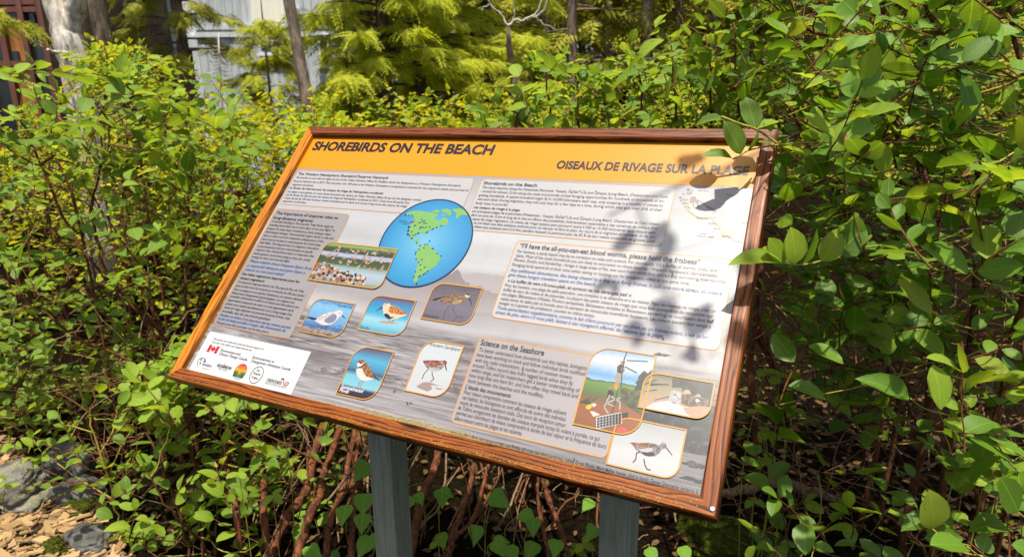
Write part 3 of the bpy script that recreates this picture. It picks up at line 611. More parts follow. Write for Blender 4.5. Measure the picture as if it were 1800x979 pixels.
# flock
Zc = Zf(535, 420, 9.789); T, B = (1618, 185), (58, 712)
o, r = card('flock_photo', 'photo of a dense flock of brown birds over a shallow pond', Zc, T, B, pmat('print_pond', [(0, '7a8858'), (.12, 'a8b8bc'), (.3, 'b4c8d8'), (.42, '98b0a8'), (.48, '4a5c34'), (.64, '44522e'), (.68, 'b8c0dc'), (.75, 'b0bcd8'), (.78, '3c4428'), (.88, '4c5a30'), (.93, '8cae60'), (1, '94b468')], rng=yr(Zc, T, B), nscale=(20, 60, 1), namt=.06), .22, .0011)
rnd = random.Random(5); mb = MB(); z = o['zz'] + .0003
x0, y0, x1, y1 = r
for i in range(240):
    if i < 165:
        u = rnd.random() * .76; h = .05 + rnd.random() * (.42 - .30 * u); px_, py_ = x0 + u * (x1 - x0) + .004, y0 + h * (y1 - y0) + (.0 if u < .6 else -.02 * (u - .6)); s = .0032 + rnd.random() * .002
        q = [(px_ + s * math.cos(t) * 1.2, py_ + s * math.sin(t)) for t in [k * 1.05 + rnd.random() * .3 for k in range(6)]]
        if py_ - s < y0 + .003: continue
        mb.poly(q, z + i * 2e-6, rnd.choice((0, 0, 1, 2, 3, 4)))
    else:
        u, h = .06 + rnd.random() * .86, .42 + rnd.random() * .5; px_, py_ = x0 + u * (x1 - x0), y0 + h * (y1 - y0)
        if u < .16 and h > .72: continue
        s = .006 + rnd.random() * .003; a = rnd.uniform(-.5, .5)
        R2 = lambda x, y: (px_ + s * (x * math.cos(a) - y * math.sin(a)), py_ + s * (x * math.sin(a) + y * math.cos(a)))
        mb.poly([R2(-.6, 0), (R2(0, -.3)), R2(.7, .05), R2(0, .3)], z, rnd.choice((0, 1, 3)))
        mb.poly([R2(-.1, .1), R2(.25, .1), R2(.5 + rnd.random() * .5, .9)], z + .0001, rnd.choice((1, 3))); mb.poly([R2(-.2, 0), R2(.1, -.1), R2(-.8, .7)], z + .0001, rnd.choice((1, 4)))
onp('flock', mb, [ink('9a6a48'), ink('e4c8b0'), ink('5c3a28'), ink('c89878'), ink('2e2420')], o)['kind'] = 'stuff'
# dunlin running
Zc = Zf(1060, 735, 8.9); T, B = (1315, 178), (45, 720)
o, r = card('running_dunlin_photo', 'photo of a speckled shorebird stepping across pale grey sand', Zc, T, B, pmat('print_sand', [(0, 'd0cfd0'), (.3, 'd4d6d6'), (.6, 'c6caca'), (1, 'b4b8b8')], rng=yr(Zc, T, B), nscale=(20, 60, 1), namt=.5, speck=((140, 200, 1), .74, '4a4444')), .28)
bird(o, Zc, [(0, [(420, 380), (450, 375), (560, 390), (700, 385), (820, 400), (880, 430), (905, 400), (940, 375), (985, 395), (1000, 440), (985, 465), (920, 490), (880, 545), (820, 590), (740, 600), (660, 585), (600, 540), (530, 505), (480, 440)]), (1, [(420, 380), (560, 388), (720, 383), (830, 405), (800, 440), (760, 460), (650, 480), (560, 460), (470, 430)]),
 (2, [(590, 540), (660, 525), (760, 530), (800, 545), (800, 590), (720, 598), (650, 580)]), (3, [(540, 480), (650, 480), (770, 455), (780, 510), (700, 535), (600, 520)]), (2, [(985, 470), (1000, 455), (1090, 580), (1078, 585)]), (2, [(940, 420), (965, 415), (960, 430)])], [feather('feather_mottle', '5a5054', '807478', 'a49a9a', 170), feather('feather_back', '4a3024', '8a6044', 'b89470', 170), ink('26242a'), ink('c4c4cc')])
legs(o, Zc, [[(575, 530), (525, 545), (515, 640), (470, 690)], [(640, 640), (660, 740), (690, 795), (745, 810)]], .0019, '26242a')
# tower
Zc = Zf(1000, 605, 5.756); T, B = (890, 120), (38, 812)
o, r = card('tower_photo', 'photo of a person on a radio mast above a solar panel', Zc, T, B, pmat('print_field', [(0, '8a5a2c'), (.15, 'a05c30'), (.3, '9a5e34'), (.38, '6a6432'), (.44, '5c7a34'), (.56, '6c9440'), (.585, '3a4438'), (.59, '9cc6e4'), (.66, '6aa8dc'), (.75, 'b8cede'), (.86, 'dfe4ea'), (1, '88b0d8')], rng=yr(Zc, T, B), nscale=(24, 40, 1), namt=.10, speck=((120, 140, 1), .64, '4c3a22')), .30, .0009)
bird(o, Zc, [(0, [(520, 470), (560, 440), (640, 470), (700, 470), (760, 520), (740, 720), (640, 660), (540, 580)]), (0, [(100, 590), (200, 540), (300, 545), (200, 610)])], [feather('scrub_print', '2e3420', '4c5430', '6a6a3c', 120)], 'printed_scrub')
bird(o, Zc, [(0, [(660, 470), (690, 400), (670, 400), (710, 350), (695, 345), (740, 290), (765, 270), (800, 300), (835, 262), (870, 300), (800, 340), (750, 400), (740, 470)])], [ink('2e3a38')], 'printed_spruce')
bird(o, Zc, [(0, [(490, 230), (520, 205), (560, 215), (565, 270), (540, 300), (490, 290)]), (1, [(480, 295), (540, 300), (525, 360), (510, 405), (470, 400)]), (2, [(465, 405), (505, 405), (490, 470), (460, 455)]), (3, [(520, 175), (570, 170), (575, 185), (560, 210), (530, 205)]), (3, [(530, 245), (565, 235), (560, 272), (535, 265)])], [ink('2c3a40'), ink('a89880'), ink('d8932c'), ink('c87858')], 'printed_person')
bird(o, Zc, [(0, [(400, 470), (435, 460), (460, 500), (440, 530), (385, 545)]), (1, [(410, 440), (435, 432), (440, 460), (415, 465)])], [ink('1c1e24'), ink('b87858')], 'printed_person')
legs(o, Zc, [[(587, 85), (560, 160), (540, 300), (530, 455)], [(500, 455), (440, 700)], [(590, 168), (800, 178)], [(570, 230), (685, 292)]], .0022, '3a4650', 'mast')
legs(o, Zc, [[(415, 520), (360, 640), (400, 700)], [(400, 590), (520, 545)], [(430, 530), (520, 590), (515, 660)], [(380, 600), (460, 630)]], .0026, 'b8b4b0', 'mast_stay')
bird(o, Zc, [(0, [(278, 738), (530, 690), (540, 805), (280, 860)]), (2, [(540, 700), (600, 690), (600, 760), (545, 770)])] + [(1, [(288 + 31 * i + j * 0, 746 - 6 * i + 27 * j), (313 + 31 * i, 741 - 6 * i + 27 * j), (313 + 31 * i, 763 - 6 * i + 27 * j), (288 + 31 * i, 768 - 6 * i + 27 * j)]) for i in range(8) for j in range(4)], [ink('d8d8dc'), ink('16181c'), ink('2a2c2c')], 'solar_panel')
for h_, pl_ in (('e8c81c', [(175, 625), (215, 610), (240, 635), (205, 665), (172, 650)]), ('e8dcd0', [(222, 610), (260, 597), (285, 615), (255, 640)]), ('e8dcd0', [(215, 680), (250, 680), (320, 715), (250, 735)]), ('e0524c', [(485, 850), (540, 835), (620, 880), (615, 905), (490, 885)])): bird(o, Zc, [(0, pl_)], [ink(h_)], 'printed_gear')
# hand
Zc = Zf(1115, 650, 10.307); T, B = (1472, 243), (68, 690)
o, r = card('hand_photo', 'photo of a small grey shorebird held in an open hand', Zc, T, B, pmat('print_table', [(0, 'c8a890'), (.35, 'b89c80'), (.6, '9c9478'), (.85, '8a866c'), (1, '504a44')], rng=yr(Zc, T, B), nscale=(20, 30, 1), namt=.2), .36, .0018)
bird(o, Zc, [(0, [(690, 165), (870, 160), (1450, 262), (1400, 580), (1150, 480), (880, 420), (860, 330), (690, 330)])], [feather('dark_print', '22262a', '33373b', '42474a', 60)], 'printed_backdrop')
bird(o, Zc, [(0, [(255, 280), (300, 250), (440, 255), (640, 270), (630, 290), (460, 285), (300, 300)]), (0, [(160, 405), (400, 360), (420, 378), (160, 412)]), (0, [(180, 265), (400, 180), (420, 190), (200, 280)])], [ink('34342e')], 'printed_tools')
bird(o, Zc, [(0, [(205, 695), (330, 620), (450, 585), (640, 570), (780, 620), (880, 680), (1040, 690), (1200, 665), (1320, 720), (1310, 800), (1200, 850), (1040, 856), (820, 820), (600, 775)]), (1, [(880, 690), (1040, 690), (1200, 665), (1320, 720), (1310, 800), (1200, 850), (1040, 856), (940, 800)]), (2, [(890, 400), (940, 365), (1000, 380), (1035, 440), (900, 450)]), (2, [(1115, 470), (1160, 445), (1205, 470), (1200, 500), (1120, 490)]), (2, [(1230, 740), (1290, 725), (1320, 770), (1280, 810), (1230, 790)])], [ink('ece2da'), ink('cc9a7a'), ink('dca490')], 'printed_hand')
bird(o, Zc, [(0, [(635, 450), (670, 395), (740, 375), (830, 400), (880, 450), (870, 560), (800, 620), (700, 620), (640, 560), (630, 500)]), (1, [(870, 450), (1040, 445), (1130, 500), (1390, 570), (1380, 680), (1150, 660), (1000, 680), (860, 620), (850, 540)]), (2, [(710, 450), (745, 445), (752, 470), (720, 475)]), (2, [(620, 490), (640, 480), (645, 500), (370, 560), (372, 548)]), (3, [(1105, 550), (1150, 535), (1200, 575), (1130, 595)])], [feather('feather_head', '8e8c8c', 'b4b2b0', 'd0ccc8', 200), feather('feather_wing', '2c2420', '66503a', '8a7a6a', 150), ink('1a1418'), ink('e6e6e8')])

# ---- needles and pollen that fell on the print
def needle(px, py, dx, dy, h, lab):
    a, b_ = onpanel(px, py), onpanel(px + dx, py + dy); mb = MB()
    mb.tube([(a[0], a[1], .0032), ((a[0] + b_[0]) / 2, (a[1] + b_[1]) / 2, .0040), (b_[0], b_[1], .0030)], [.0006, .0009, .0005], 5)
    o = mb.build('fallen_needle', [ink(h, .6)], None, PM); tag(o, lab, 'needle', 'fallen conifer needles on the panel')
needle(1250, 568, 5, -5, '2a2a1c', 'dark fallen needle beside the last words of the frisbee paragraph')
needle(1164, 594, 4, 4, '2a2a1c', 'tiny dark needle after the blue words sur la plage')
needle(1181, 488, 2, -9, '5c7a24', 'green needle lying across the word tiny')
needle(692, 690, 5, -5, '2a3018', 'dark green needle right of the plover photo')
needle(716, 706, 2, 5, '2a2a1c', 'short dark needle below the sandpiper photo')
needle(720, 708, 6, 0, '5c6a20', 'olive needle lying level below the sandpiper photo')
needle(918, 657, 4, -9, '6a8a2c', 'green needle across the words a number of receiver')
needle(1009, 838 - 28, 2, -7, '5c6a20', 'olive needle under the science text box')
rnd = random.Random(11); mb = MB()
for i in range(2600):
    t = rnd.gauss(.42, .22)
    if not 0 < t < 1: continue
    x = .40 + t * .62; y = abs(rnd.gauss(0, .0065 if .2 < t < .6 else .003)); s = rnd.uniform(.0005, .0013)
    a = rnd.random() * 6; mb.add([(x + s * math.cos(a + k * 2.09), y + s * math.sin(a + k * 2.09), .0014 + rnd.random() * .0006) for k in range(3)], [(0, 1, 2)])
for i in range(700):
    x = rnd.uniform(-.02, 1.2); y = -BW + .0035 + abs(rnd.gauss(0, .004)) if rnd.random() < .75 else rnd.uniform(-BW + .004, -.004); s = rnd.uniform(.0003, .0011); a = rnd.random() * 6
    mb.add([(x + s * 1.5 * math.cos(a + k * 2.09), y + s * math.sin(a + k * 2.09), TZ + .0004) for k in range(3)], [(0, 1, 2)])
pl = mb.build('pollen', [ink('d8b84a', .8)], None, PM); tag(pl, 'yellow pollen dust gathered along the lower edge of the panel', 'pollen', kind='stuff')

# ---- frame rails (each in its own frame: X along the rail, Z away from the print)
def rail(L, w, z0, z1, mat, mw, lab=None, bevel=.003):
    """mitred rail: inner edge from 0..L at y=0, outer edge y=-w"""
    e = bevel; prof = [(0, z0), (0, z1 - e), (-e, z1), (-w + e, z1), (-w, z1 - e), (-w, z0)]
    V = []; 
    for s in (0, 1):
        for y, z in prof: V.append((L - y if s else y, y, z))
    n = len(prof); F = [(i, (i + 1) % n, n + (i + 1) % n, n + i) for i in range(n)] + [tuple(range(n))[::-1], tuple(range(n, 2 * n))]
    o = obj('frame_rail', mesh('frame_rail', V, F, mat), sign, mw)
    if lab: tag(o, lab)
    return o
W1 = wood('wood_front', (0.0230, 0.0057, 0.0016), (0.1394, 0.0328, 0.0041), (0.2624, 0.0754, 0.0098), 1.3)
W2 = wood('wood_worn_sunlit', (0.1312, 0.0328, 0.0025), (0.4100, 0.1312, 0.0066), (0.5084, 0.1804, 0.0115), 4.1, .8)  # brighter than the other rails: sunlight painted into the colour, besides wear
W3 = wood('wood_back', (0.0246, 0.0066, 0.0025), (0.1066, 0.0262, 0.0057), (0.1722, 0.0476, 0.0098), 7.7)
W4 = wood('wood_side', (0.0262, 0.0066, 0.0025), (0.1394, 0.0344, 0.0057), (0.2378, 0.0672, 0.0107), 9.2, .7)
T_ = Matrix.Translation
RZ = lambda a: Matrix.Rotation(math.radians(a), 4, 'Z')
ZB0 = -.026
g = .0004
rail(SW, BW, ZB0, TZ, W1, PM, 'front rail of reddish brown wood with dark wavy grain')
rail(PH, BW, ZB0, TZ - .0003, W4, PM @ T_((SW, 0, 0)) @ RZ(90), 'right rail of brown weathered wood')
rail(SW, BW, ZB0, TZ, W3, PM @ T_((SW, PH, 0)) @ RZ(180), 'dark top rail')
rail(PH, BW, ZB0, TZ - .0003, W2, PM @ T_((0, PH, 0)) @ RZ(-90), 'left rail of worn wood, its bright orange partly painted sunlight')
onp('backing_board', MB().box(-BW + .004, SW + BW - .004, -BW + .004, PH + BW - .004, -.040, ZB0 - .0005), [W3])
# screw at the lower right mitre
sm = NT('steel'); sm.col((.55, .53, .5)); sm.b.inputs['Metallic'].default_value = 1; sm.rough(.35)
q = onpanel(1252.5, 894, TZ); mb = MB(); mb.tube([(q[0], q[1], TZ - .003), (q[0], q[1], TZ + .0008), (q[0], q[1], TZ + .0016)], [.0042, .0042, .003], 14); onp('screw', mb, [sm.m])
# posts
pm = NT('post_paint'); co = pm.coord(); n1 = pm.noise(pm.mapping(co, (90, 90, 7)), 1, 5, .65); n2 = pm.noise(pm.mapping(co, (5, 5, 2)), 1, 3)
c = pm.ramp(n1, [(.3, hexc('6c6e58')), (.6, hexc('8c8e78')), (.8, hexc('a0a08c'))]); pm.col(pm.mix(pm.ramp(n2, [(.4, 0), (.8, .35)]), c, hexc('4c564c'))); pm.rough(.65); pm.bump(n1, .5, .002)
for xb in (.434, 1.041):
    s, y0 = .068, .200; x0 = xb - s; zt = lambda y: Z0 + y * ST / CT - .066
    e = .003; ring_ = [(x0 + e, y0), (xb - e, y0), (xb, y0 + e), (xb, y0 + .073 - e), (xb - e, y0 + .073), (x0 + e, y0 + .073), (x0, y0 + .073 - e), (x0, y0 + e)]
    V = [(x, y, -.12) for x, y in ring_] + [(x, y, zt(y)) for x, y in ring_]
    F = [(i, (i + 1) % 8, 8 + (i + 1) % 8, 8 + i) for i in range(8)] + [tuple(range(8))[::-1], tuple(range(8, 16))]
    po = wobj('post', V, F, [pm.m], sign)
# ------------------------------------------------------------------ ground
gm = NT('forest_soil'); co = gm.coord(); a1 = gm.noise(co, 9, 6, .65); a2 = gm.noise(co, 60, 4, .7); a3 = gm.noise(co, 1.3, 3, .5)
c = gm.ramp(a2, [(.3, (.002, .0015, .001)), (.5, (.006, .004, .0025)), (.66, (.016, .009, .005)), (.8, (.04, .022, .011))])
c = gm.mix(gm.ramp(a1, [(.52, 0), (.68, .8)]), c, (.008, .011, .003)); c = gm.mix(gm.ramp(a3, [(.5, 0), (.7, .5)]), c, (.012, .014, .004))
gm.col(c); gm.rough(1, 0); gm.bump(gm.mix(.5, a1, a2), .9, .03)
def gz(x, y):
    v = mnoise.noise(Vector((x * .7, y * .7, 3))) * .05 + mnoise.noise(Vector((x * 2.5, y * 2.5, 1))) * .02
    return v * min(1, max(0.15, (abs(x + 1.3) + abs(y - .1)) / 1.5)) - .01
GX = np.concatenate([[-600, -250, -90, -40, -20], np.linspace(-9, 6, 76), [12, 25, 60, 200, 600]]); GY = np.concatenate([[-300, -80, -20, -8], np.linspace(-3, 12, 76), [16, 22, 32, 60, 150, 400, 900]])
V = [(x, y, gz(x, y)) for y in GY for x in GX]; nx = len(GX)
F = np.array([(j * nx + i, j * nx + i + 1, (j + 1) * nx + i + 1, (j + 1) * nx + i) for j in range(len(GY) - 1) for i in range(nx - 1)])
tag(wobj('ground', V, F, [gm.m], smooth=True), 'dark forest soil with litter and moss under the shrubs', kind='structure')

# ------------------------------------------------------------------ leaf materials
def leafmat(name, dark, mid, light, trans, spots=.0, under=None, gloss=.34, veins=True, tr=.36, spec=.28):
    m = NT(name); oi = m.node('ObjectInfo'); ge = m.node('NewGeometry')
    r = m.math('FRACT', m.math('ADD', oi.outputs['Random'], ge.outputs['Random Per Island']))
    r2 = m.math('FRACT', m.math('MULTIPLY', r, 7.31))
    base = m.ramp(r, [(0, dark), (.45, mid), (.8, light), (1, tuple(.6 * a + .4 * b for a, b in zip(light, mid)))])
    uvn = m.node('TexCoord').outputs['UV']; u, v, _ = m.sep(uvn)
    av = m.math('ABSOLUTE', m.math('SUBTRACT', v, .5))
    if veins:
        rib = m.ramp(av, [(.0, 1), (.018, .8), (.04, 0)])
        lat = m.math('FRACT', m.math('ADD', m.math('MULTIPLY', u, 6.5), m.math('MULTIPLY', av, -3.2)))
        lv = m.ramp(lat, [(.42, 0), (.5, .45), (.58, 0)]); vv = m.math('MAXIMUM', rib, m.math('MULTIPLY', lv, .75))
        base = m.mix(m.math('MULTIPLY', vv, .5), base, tuple(min(1, x * 1.9 + .012) for x in light))
    nz = m.noise(m.mapping(uvn, (5, 5, 1)), 1.5, 3, .6)
    base = m.mix(m.ramp(nz, [(.4, 0), (.8, .45)]), base, tuple(x * .72 for x in mid))
    if spots:
        old = m.ramp(r2, [(.955, 0), (.965, .6)], 'CONSTANT'); base = m.mix(old, base, (.30, .24, .02))
        en = m.noise(m.mapping(uvn, (14, 9, 1)), 1.0, 3, .6); ed = m.math('MULTIPLY', m.ramp(m.math('ADD', av, m.math('MULTIPLY', en, .25)), [(.50, 0), (.58, 1)]), m.ramp(r, [(.55, 0), (.6, .8)])); base = m.mix(ed, base, (.13, .06, .012))
        w = m.node('TexNoise', noise_dimensions='4D'); m.link(m.mapping(uvn, (9, 7, 1)), w.inputs['Vector']); m.link(m.math('MULTIPLY', r2, 40), w.inputs['W']); m.set(w, Scale=1.0, Detail=2)
        sp = m.math('MULTIPLY', m.ramp(w.outputs['Fac'], [(.66, 0), (.72, 1)]), m.ramp(r2, [(1 - spots, 0), (1 - spots + .1, 1)]))
        base = m.mix(sp, base, (.06, .022, .008))
    bf = ge.outputs['Backfacing']; un = under or tuple(.75 * a + b for a, b in zip(light, (.02, .025, .006)))
    base2 = m.mix(m.math('MULTIPLY', bf, .6), base, un)
    m.col(base2); m.rough(gloss, spec)
    m.link(m.math('ADD', m.math('MULTIPLY', bf, .25), m.math('ADD', gloss - .05, m.math('MULTIPLY', r2, .12))), m.b.inputs['Roughness'])
    if veins: m.bump(m.math('SUBTRACT', m.math('MULTIPLY', nz, .5), vv), .35, .0015)
    tl = m.node('BsdfTranslucent'); m.link(m.mix(.5, m.mix(1, base, tuple(trans), 'MULTIPLY'), tuple(x * .22 for x in trans)), tl.inputs[0])
    mx = m.node('MixShader'); mx.inputs[0].default_value = tr
    m.link(m.b.outputs[0], mx.inputs[1]); m.link(tl.outputs[0], mx.inputs[2]); m.link(mx.outputs[0], m.out.inputs[0])
    return m.m
SALAL = leafmat('salal_leaf', (.016, .062, .006), (.060, .148, .011), (.155, .265, .020), (2.0, 2.1, .2), .4, tr=.42)
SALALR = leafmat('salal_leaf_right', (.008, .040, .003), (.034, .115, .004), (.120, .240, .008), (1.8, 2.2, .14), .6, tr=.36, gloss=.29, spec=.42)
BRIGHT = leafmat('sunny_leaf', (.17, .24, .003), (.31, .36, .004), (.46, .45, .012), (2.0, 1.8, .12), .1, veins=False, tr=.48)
FRESH = leafmat('fresh_leaf', (.095, .21, .010), (.165, .295, .016), (.255, .375, .03), (2.0, 1.9, .2), .08, tr=.46)
HEART = leafmat('heart_leaf', (.07, .19, .012), (.11, .27, .016), (.16, .33, .03), (1.6, 1.8, .3), .0, gloss=.45)
BUDM = NT('pink_bud'); BUDM.col((.42, .16, .07)); BUDM.rough(.5)
def barkmat(name, a, b, sc=60):
    m = NT(name); co = m.coord(); n = m.noise(m.mapping(co, (sc, sc, sc * .35)), 1, 4, .7); m.col(m.ramp(n, [(.35, a), (.65, b)])); m.rough(.8, .15); m.bump(n, .6, .004); return m.m
TWIG = barkmat('twig_bark', (.05, .016, .006), (.16, .065, .025), 90)
GTWIG = barkmat('green_twig', (.16, .17, .02), (.34, .25, .05), 60)
DEADM = barkmat('dead_twig', (.07, .042, .022), (.24, .16, .09), 80)
PEEL = NT('peeling_bark'); co = PEEL.coord(); n1 = PEEL.noise(PEEL.mapping(co, (26, 26, 9)), 1, 5, .7, 1.0); n2 = PEEL.noise(PEEL.mapping(co, (110, 110, 30)), 1, 4, .7)
c = PEEL.ramp(n1, [(.3, (.018, .006, .003)), (.46, (.10, .028, .009)), (.6, (.20, .062, .018)), (.72, (.11, .07, .045))]); PEEL.col(PEEL.mix(PEEL.ramp(n2, [(.35, .75), (.55, 0)]), c, (.02, .008, .004))); PEEL.rough(.8, .3); PEEL.bump(PEEL.mix(.5, n1, n2), 1.0, .012)

# ------------------------------------------------------------------ leaf templates
def leaf_template(seed, wr=.66, fold=.18, curl=.22, prof=(0, .55, .93, 1.0, .80, .42, 0), ts=(0, .11, .28, .48, .70, .87, 1)):
    r = random.Random(seed); V = []; UV = []; F = []
    idx = []
    for i, (t, h) in enumerate(zip(ts, prof)):
        zc = -curl * (t - .25) ** 2 + r.uniform(-.008, .008)
        if h == 0: idx.append((len(V),)); V.append((t, 0, zc)); UV.append((t, .5)); continue
        hw = h * wr / 2 * r.uniform(.95, 1.05); row = []
        for s in (-1, 0, 1):
            row.append(len(V)); V.append((t + (.02 if s else 0), s * hw, zc + abs(s) * (fold * hw + r.uniform(-.018, .018)))); UV.append((t, .5 + s * .5 * h))
        idx.append(tuple(row))
    for a, b in zip(idx, idx[1:]):
        if len(a) == 1: F += [(a[0], b[1], b[0]), (a[0], b[2], b[1])]
        elif len(b) == 1: F += [(a[0], a[1], b[0]), (a[1], a[2], b[0])]
        else:
            for s in (0, 1): F += [(a[s], a[s + 1], b[s + 1]), (a[s], b[s + 1], b[s])]
    return np.array(V, np.float32), np.array(F, np.int32), np.array(UV, np.float32)
LT = [leaf_template(i, .60 + .05 * (i % 3), .10 + .14 * (i % 4), .05 + .16 * (i % 3)) for i in range(7)]
LT += [leaf_template(11, .74, .30, .55, (.30, .85, 1.0, .92, .70, .34, 0), (0, .1, .28, .48, .70, .87, 1)), leaf_template(12, .50, .45, .40), leaf_template(13, .70, -.15, .35, (0, .7, 1.0, .95, .6, .52, .10), (0, .11, .28, .48, .66, .80, .90)), leaf_template(14, .62, .55, -.25)]
LTS = [leaf_template(20 + i, .5, .2, .2, (0, 1.0, .7, 0), (0, .35, .7, 1)) for i in range(3)]
HT = [leaf_template(40 + i, .86, .16, .28, (.62, 1.0, .96, .72, .40, .14, 0), (-.10, .1, .30, .5, .70, .86, 1)) for i in range(3)]
def frames(d, nrm):
    d = Vector(d).normalized(); n = Vector(nrm); n = n - d * n.dot(d)
    n = n.normalized() if n.length > 1e-4 else d.orthogonal().normalized()
    y = n.cross(d); return d, y, n
def lmat(p, d, nrm, s):
    x, y, z = frames(d, nrm)
    return Matrix(((x.x * s, y.x * s, z.x * s, p.x), (x.y * s, y.y * s, z.y * s, p.y), (x.z * s, y.z * s, z.z * s, p.z), (0, 0, 0, 1)))
def join_leaves(name, items, templ, mats, parent, fm=None):
    """items: (template index, matrix, material index)"""
    VV, FF, UU, MM = [], [], [], []; base = 0
    for ti, M, mi in items:
        V, F, U = templ[ti]; A = np.array(M, np.float32); VV.append(V @ A[:3, :3].T + A[:3, 3]); FF.append(F + base); UU.append(U); MM.append(np.full(len(F), mi, np.int32)); base += len(V)
    return wobj(name, np.concatenate(VV), np.concatenate(FF), mats, parent, fm=np.concatenate(MM), uv=np.concatenate(UU), smooth=True)
_ld = {}
def leaf_data(ti, mat, templ, key):
    k = (ti, mat.name, key)
    if k not in _ld: V, F, U = templ[ti]; _ld[k] = mesh('leaf', V, F, mat, uv=U, smooth=True)
    return _ld[k]
# keep the space in front of the print clear
QUAD = [(543, 219), (1372, 223), (1262, 916), (290, 662)]
def in_quad(x, y, pad=0):
    for (ax, ay), (bx, by) in zip(QUAD, QUAD[1:] + QUAD[:1]):
        L = math.hypot(bx - ax, by - ay)
        if ((bx - ax) * (y - ay) - (by - ay) * (x - ax)) / L < -pad: return False
    return True
def blocked(p, L=.06):
    q = PMI @ Vector(p)
    if -.05 - L < q.x < SW + .05 + L * .4 and -.05 - L < q.y < PH + .05 + L * .6 and q.z > -.12 - L * .5:
        if q.z < .10: return True
    x, y, k = proj(p)
    if in_quad(x, y, L * FPX / max(k, .2) * .75) and q.z > -.08: return True
    return False

class Shrub:
    def __init__(s, name, label, cat, group, base, seed, mats, templ=LT, tkey='s'):
        s.root = empty(name, base); tag(s.root, label, cat, group); s.r = random.Random(seed); s.mats = mats; s.leaves = []; s.tw = MB(); s.stems = []; s.templ = templ; s.tkey = tkey; s.nodes = []
        s.buds = []
    def stem(s, pts, r0, r1, mat=None, n=7, jit=.004):
        q = smoothline(pts, 5, jit, s.r); m = len(q); mb = MB(); mb.tube(q, [r0 + (r1 - r0) * i / (m - 1) for i in range(m)], n)
        mb.build('stem', [mat or TWIG], s.root, smooth=True); s.nodes += q[m // 5:]
    def leaf(s, p, d, n, size, mi=0, ti=None):
        if blocked(p + Vector(d).normalized() * size * .5, size * .5): return
        s.leaves.append((s.r.randrange(len(s.templ)) if ti is None else ti, lmat(p, d, n, size), mi, size, p))
    def twig(s, a, d, L, size, mi=0, nl=6, up=.8, r=.0016, droop=.0, tm=0, tips=True):
        """a leafy twig from a along d: alternate leaves in two rows"""
        rd = s.r; d = Vector(d).normalized(); pts = [Vector(a)]; dirs = []
        for i in range(nl):
            d = (d + Vector((rd.gauss(0, .13), rd.gauss(0, .13), rd.gauss(0, .10) - droop))).normalized(); dirs.append(d.copy()); pts.append(pts[-1] + d * L / nl)
        if blocked(pts[-1], .02) or blocked(pts[len(pts) // 2], .02): return False
        s.tw.tube(pts, [r * (1.25 - .7 * i / nl) for i in range(nl + 1)], 4, tm, cap=False)
        side = 1
        nb = Vector((rd.gauss(0, .4), rd.gauss(0, .4), up)); nb = (nb - (nb.dot(FWD)) * FWD * .25).normalized()
        for i in range(1, nl + 1):
            di = dirs[i - 1]; sd = di.cross(nb); sd = sd.normalized() if sd.length > 1e-4 else di.orthogonal()
            f = .72 + .28 * math.sin(math.pi * min(1, (i + .6) / (nl + .8))); ls = size * f * rd.uniform(.62, 1.25)
            ld = di * rd.uniform(.35, .75) + sd * side * rd.uniform(.65, 1) + Vector((rd.gauss(0, .22), rd.gauss(0, .22), rd.gauss(-.05, .25)))
            nn = nb + sd * side * rd.uniform(-.2, .35) + Vector((rd.gauss(0, .32), rd.gauss(0, .32), rd.gauss(0, .2)))
            s.leaf(pts[i] + ld.normalized() * size * .06, ld, nn, ls, mi if rd.random() > .08 else (mi + 1) % len(s.mats)); side = -side
        if tips:
            s.leaf(pts[-1], dirs[-1] + Vector((rd.gauss(0, .2),) * 3), nb, size * rd.uniform(.6, .95), mi)
            if rd.random() < .3: s.buds.append((pts[-1], dirs[-1], rd.uniform(.012, .03)))
        return True
    def connect(s, p, mat=0, r=.003, maxd=1.2):
        """thin branch from the nearest stem node below to p"""
        if not s.nodes: return
        p = Vector(p); best = min(s.nodes[::2], key=lambda q: (q - p).length + max(0, q.z - p.z) * 2)
        L = (best - p).length
        if L > maxd or L < .03: return
        mid = (best + p) / 2 + Vector((s.r.gauss(0, .06 * L), s.r.gauss(0, .06 * L), s.r.uniform(-.12, .08) * L))
        if blocked(mid, .02): return
        q = smoothline([best, mid, p], 4, .004, s.r); s.tw.tube(q, [r * (1.2 - .7 * i / (len(q) - 1)) for i in range(len(q))], 4, mat, cap=False)
    def done(s, nparts=300):
        def score(l):
            x, y, k = proj(l[4])
            if not (-20 < x < 1820 and -20 < y < 1000): return -1
            return l[3] / k
        L = sorted(s.leaves, key=score, reverse=True); top = [l for l in L[:nparts] if score(l) > 0]; rest = L[len(top):]
        Ti = Matrix.Translation(-s.root.location)
        for ti, M, mi, sz, p in top:
            o = bpy.data.objects.new('leaf', leaf_data(ti, s.mats[mi], s.templ, s.tkey)); COL.objects.link(o); o.parent = s.root; o.matrix_basis = Ti @ M
        if rest: join_leaves('foliage', [(l[0], l[1], l[2]) for l in rest], s.templ, s.mats, s.root)['kind'] = 'stuff'
        if s.tw.V: o = s.tw.build('twigs', [TWIG, GTWIG, DEADM], s.root, smooth=True); o['kind'] = 'stuff'
        if s.buds:
            mb = MB()
            for p, d, h in s.buds: mb.tube([p, p + d * h * .4, p + d * h], [.0015, .003, .0005], 5)
            mb.build('buds', [BUDM.m], s.root, smooth=True)['kind'] = 'stuff'
        return s.root
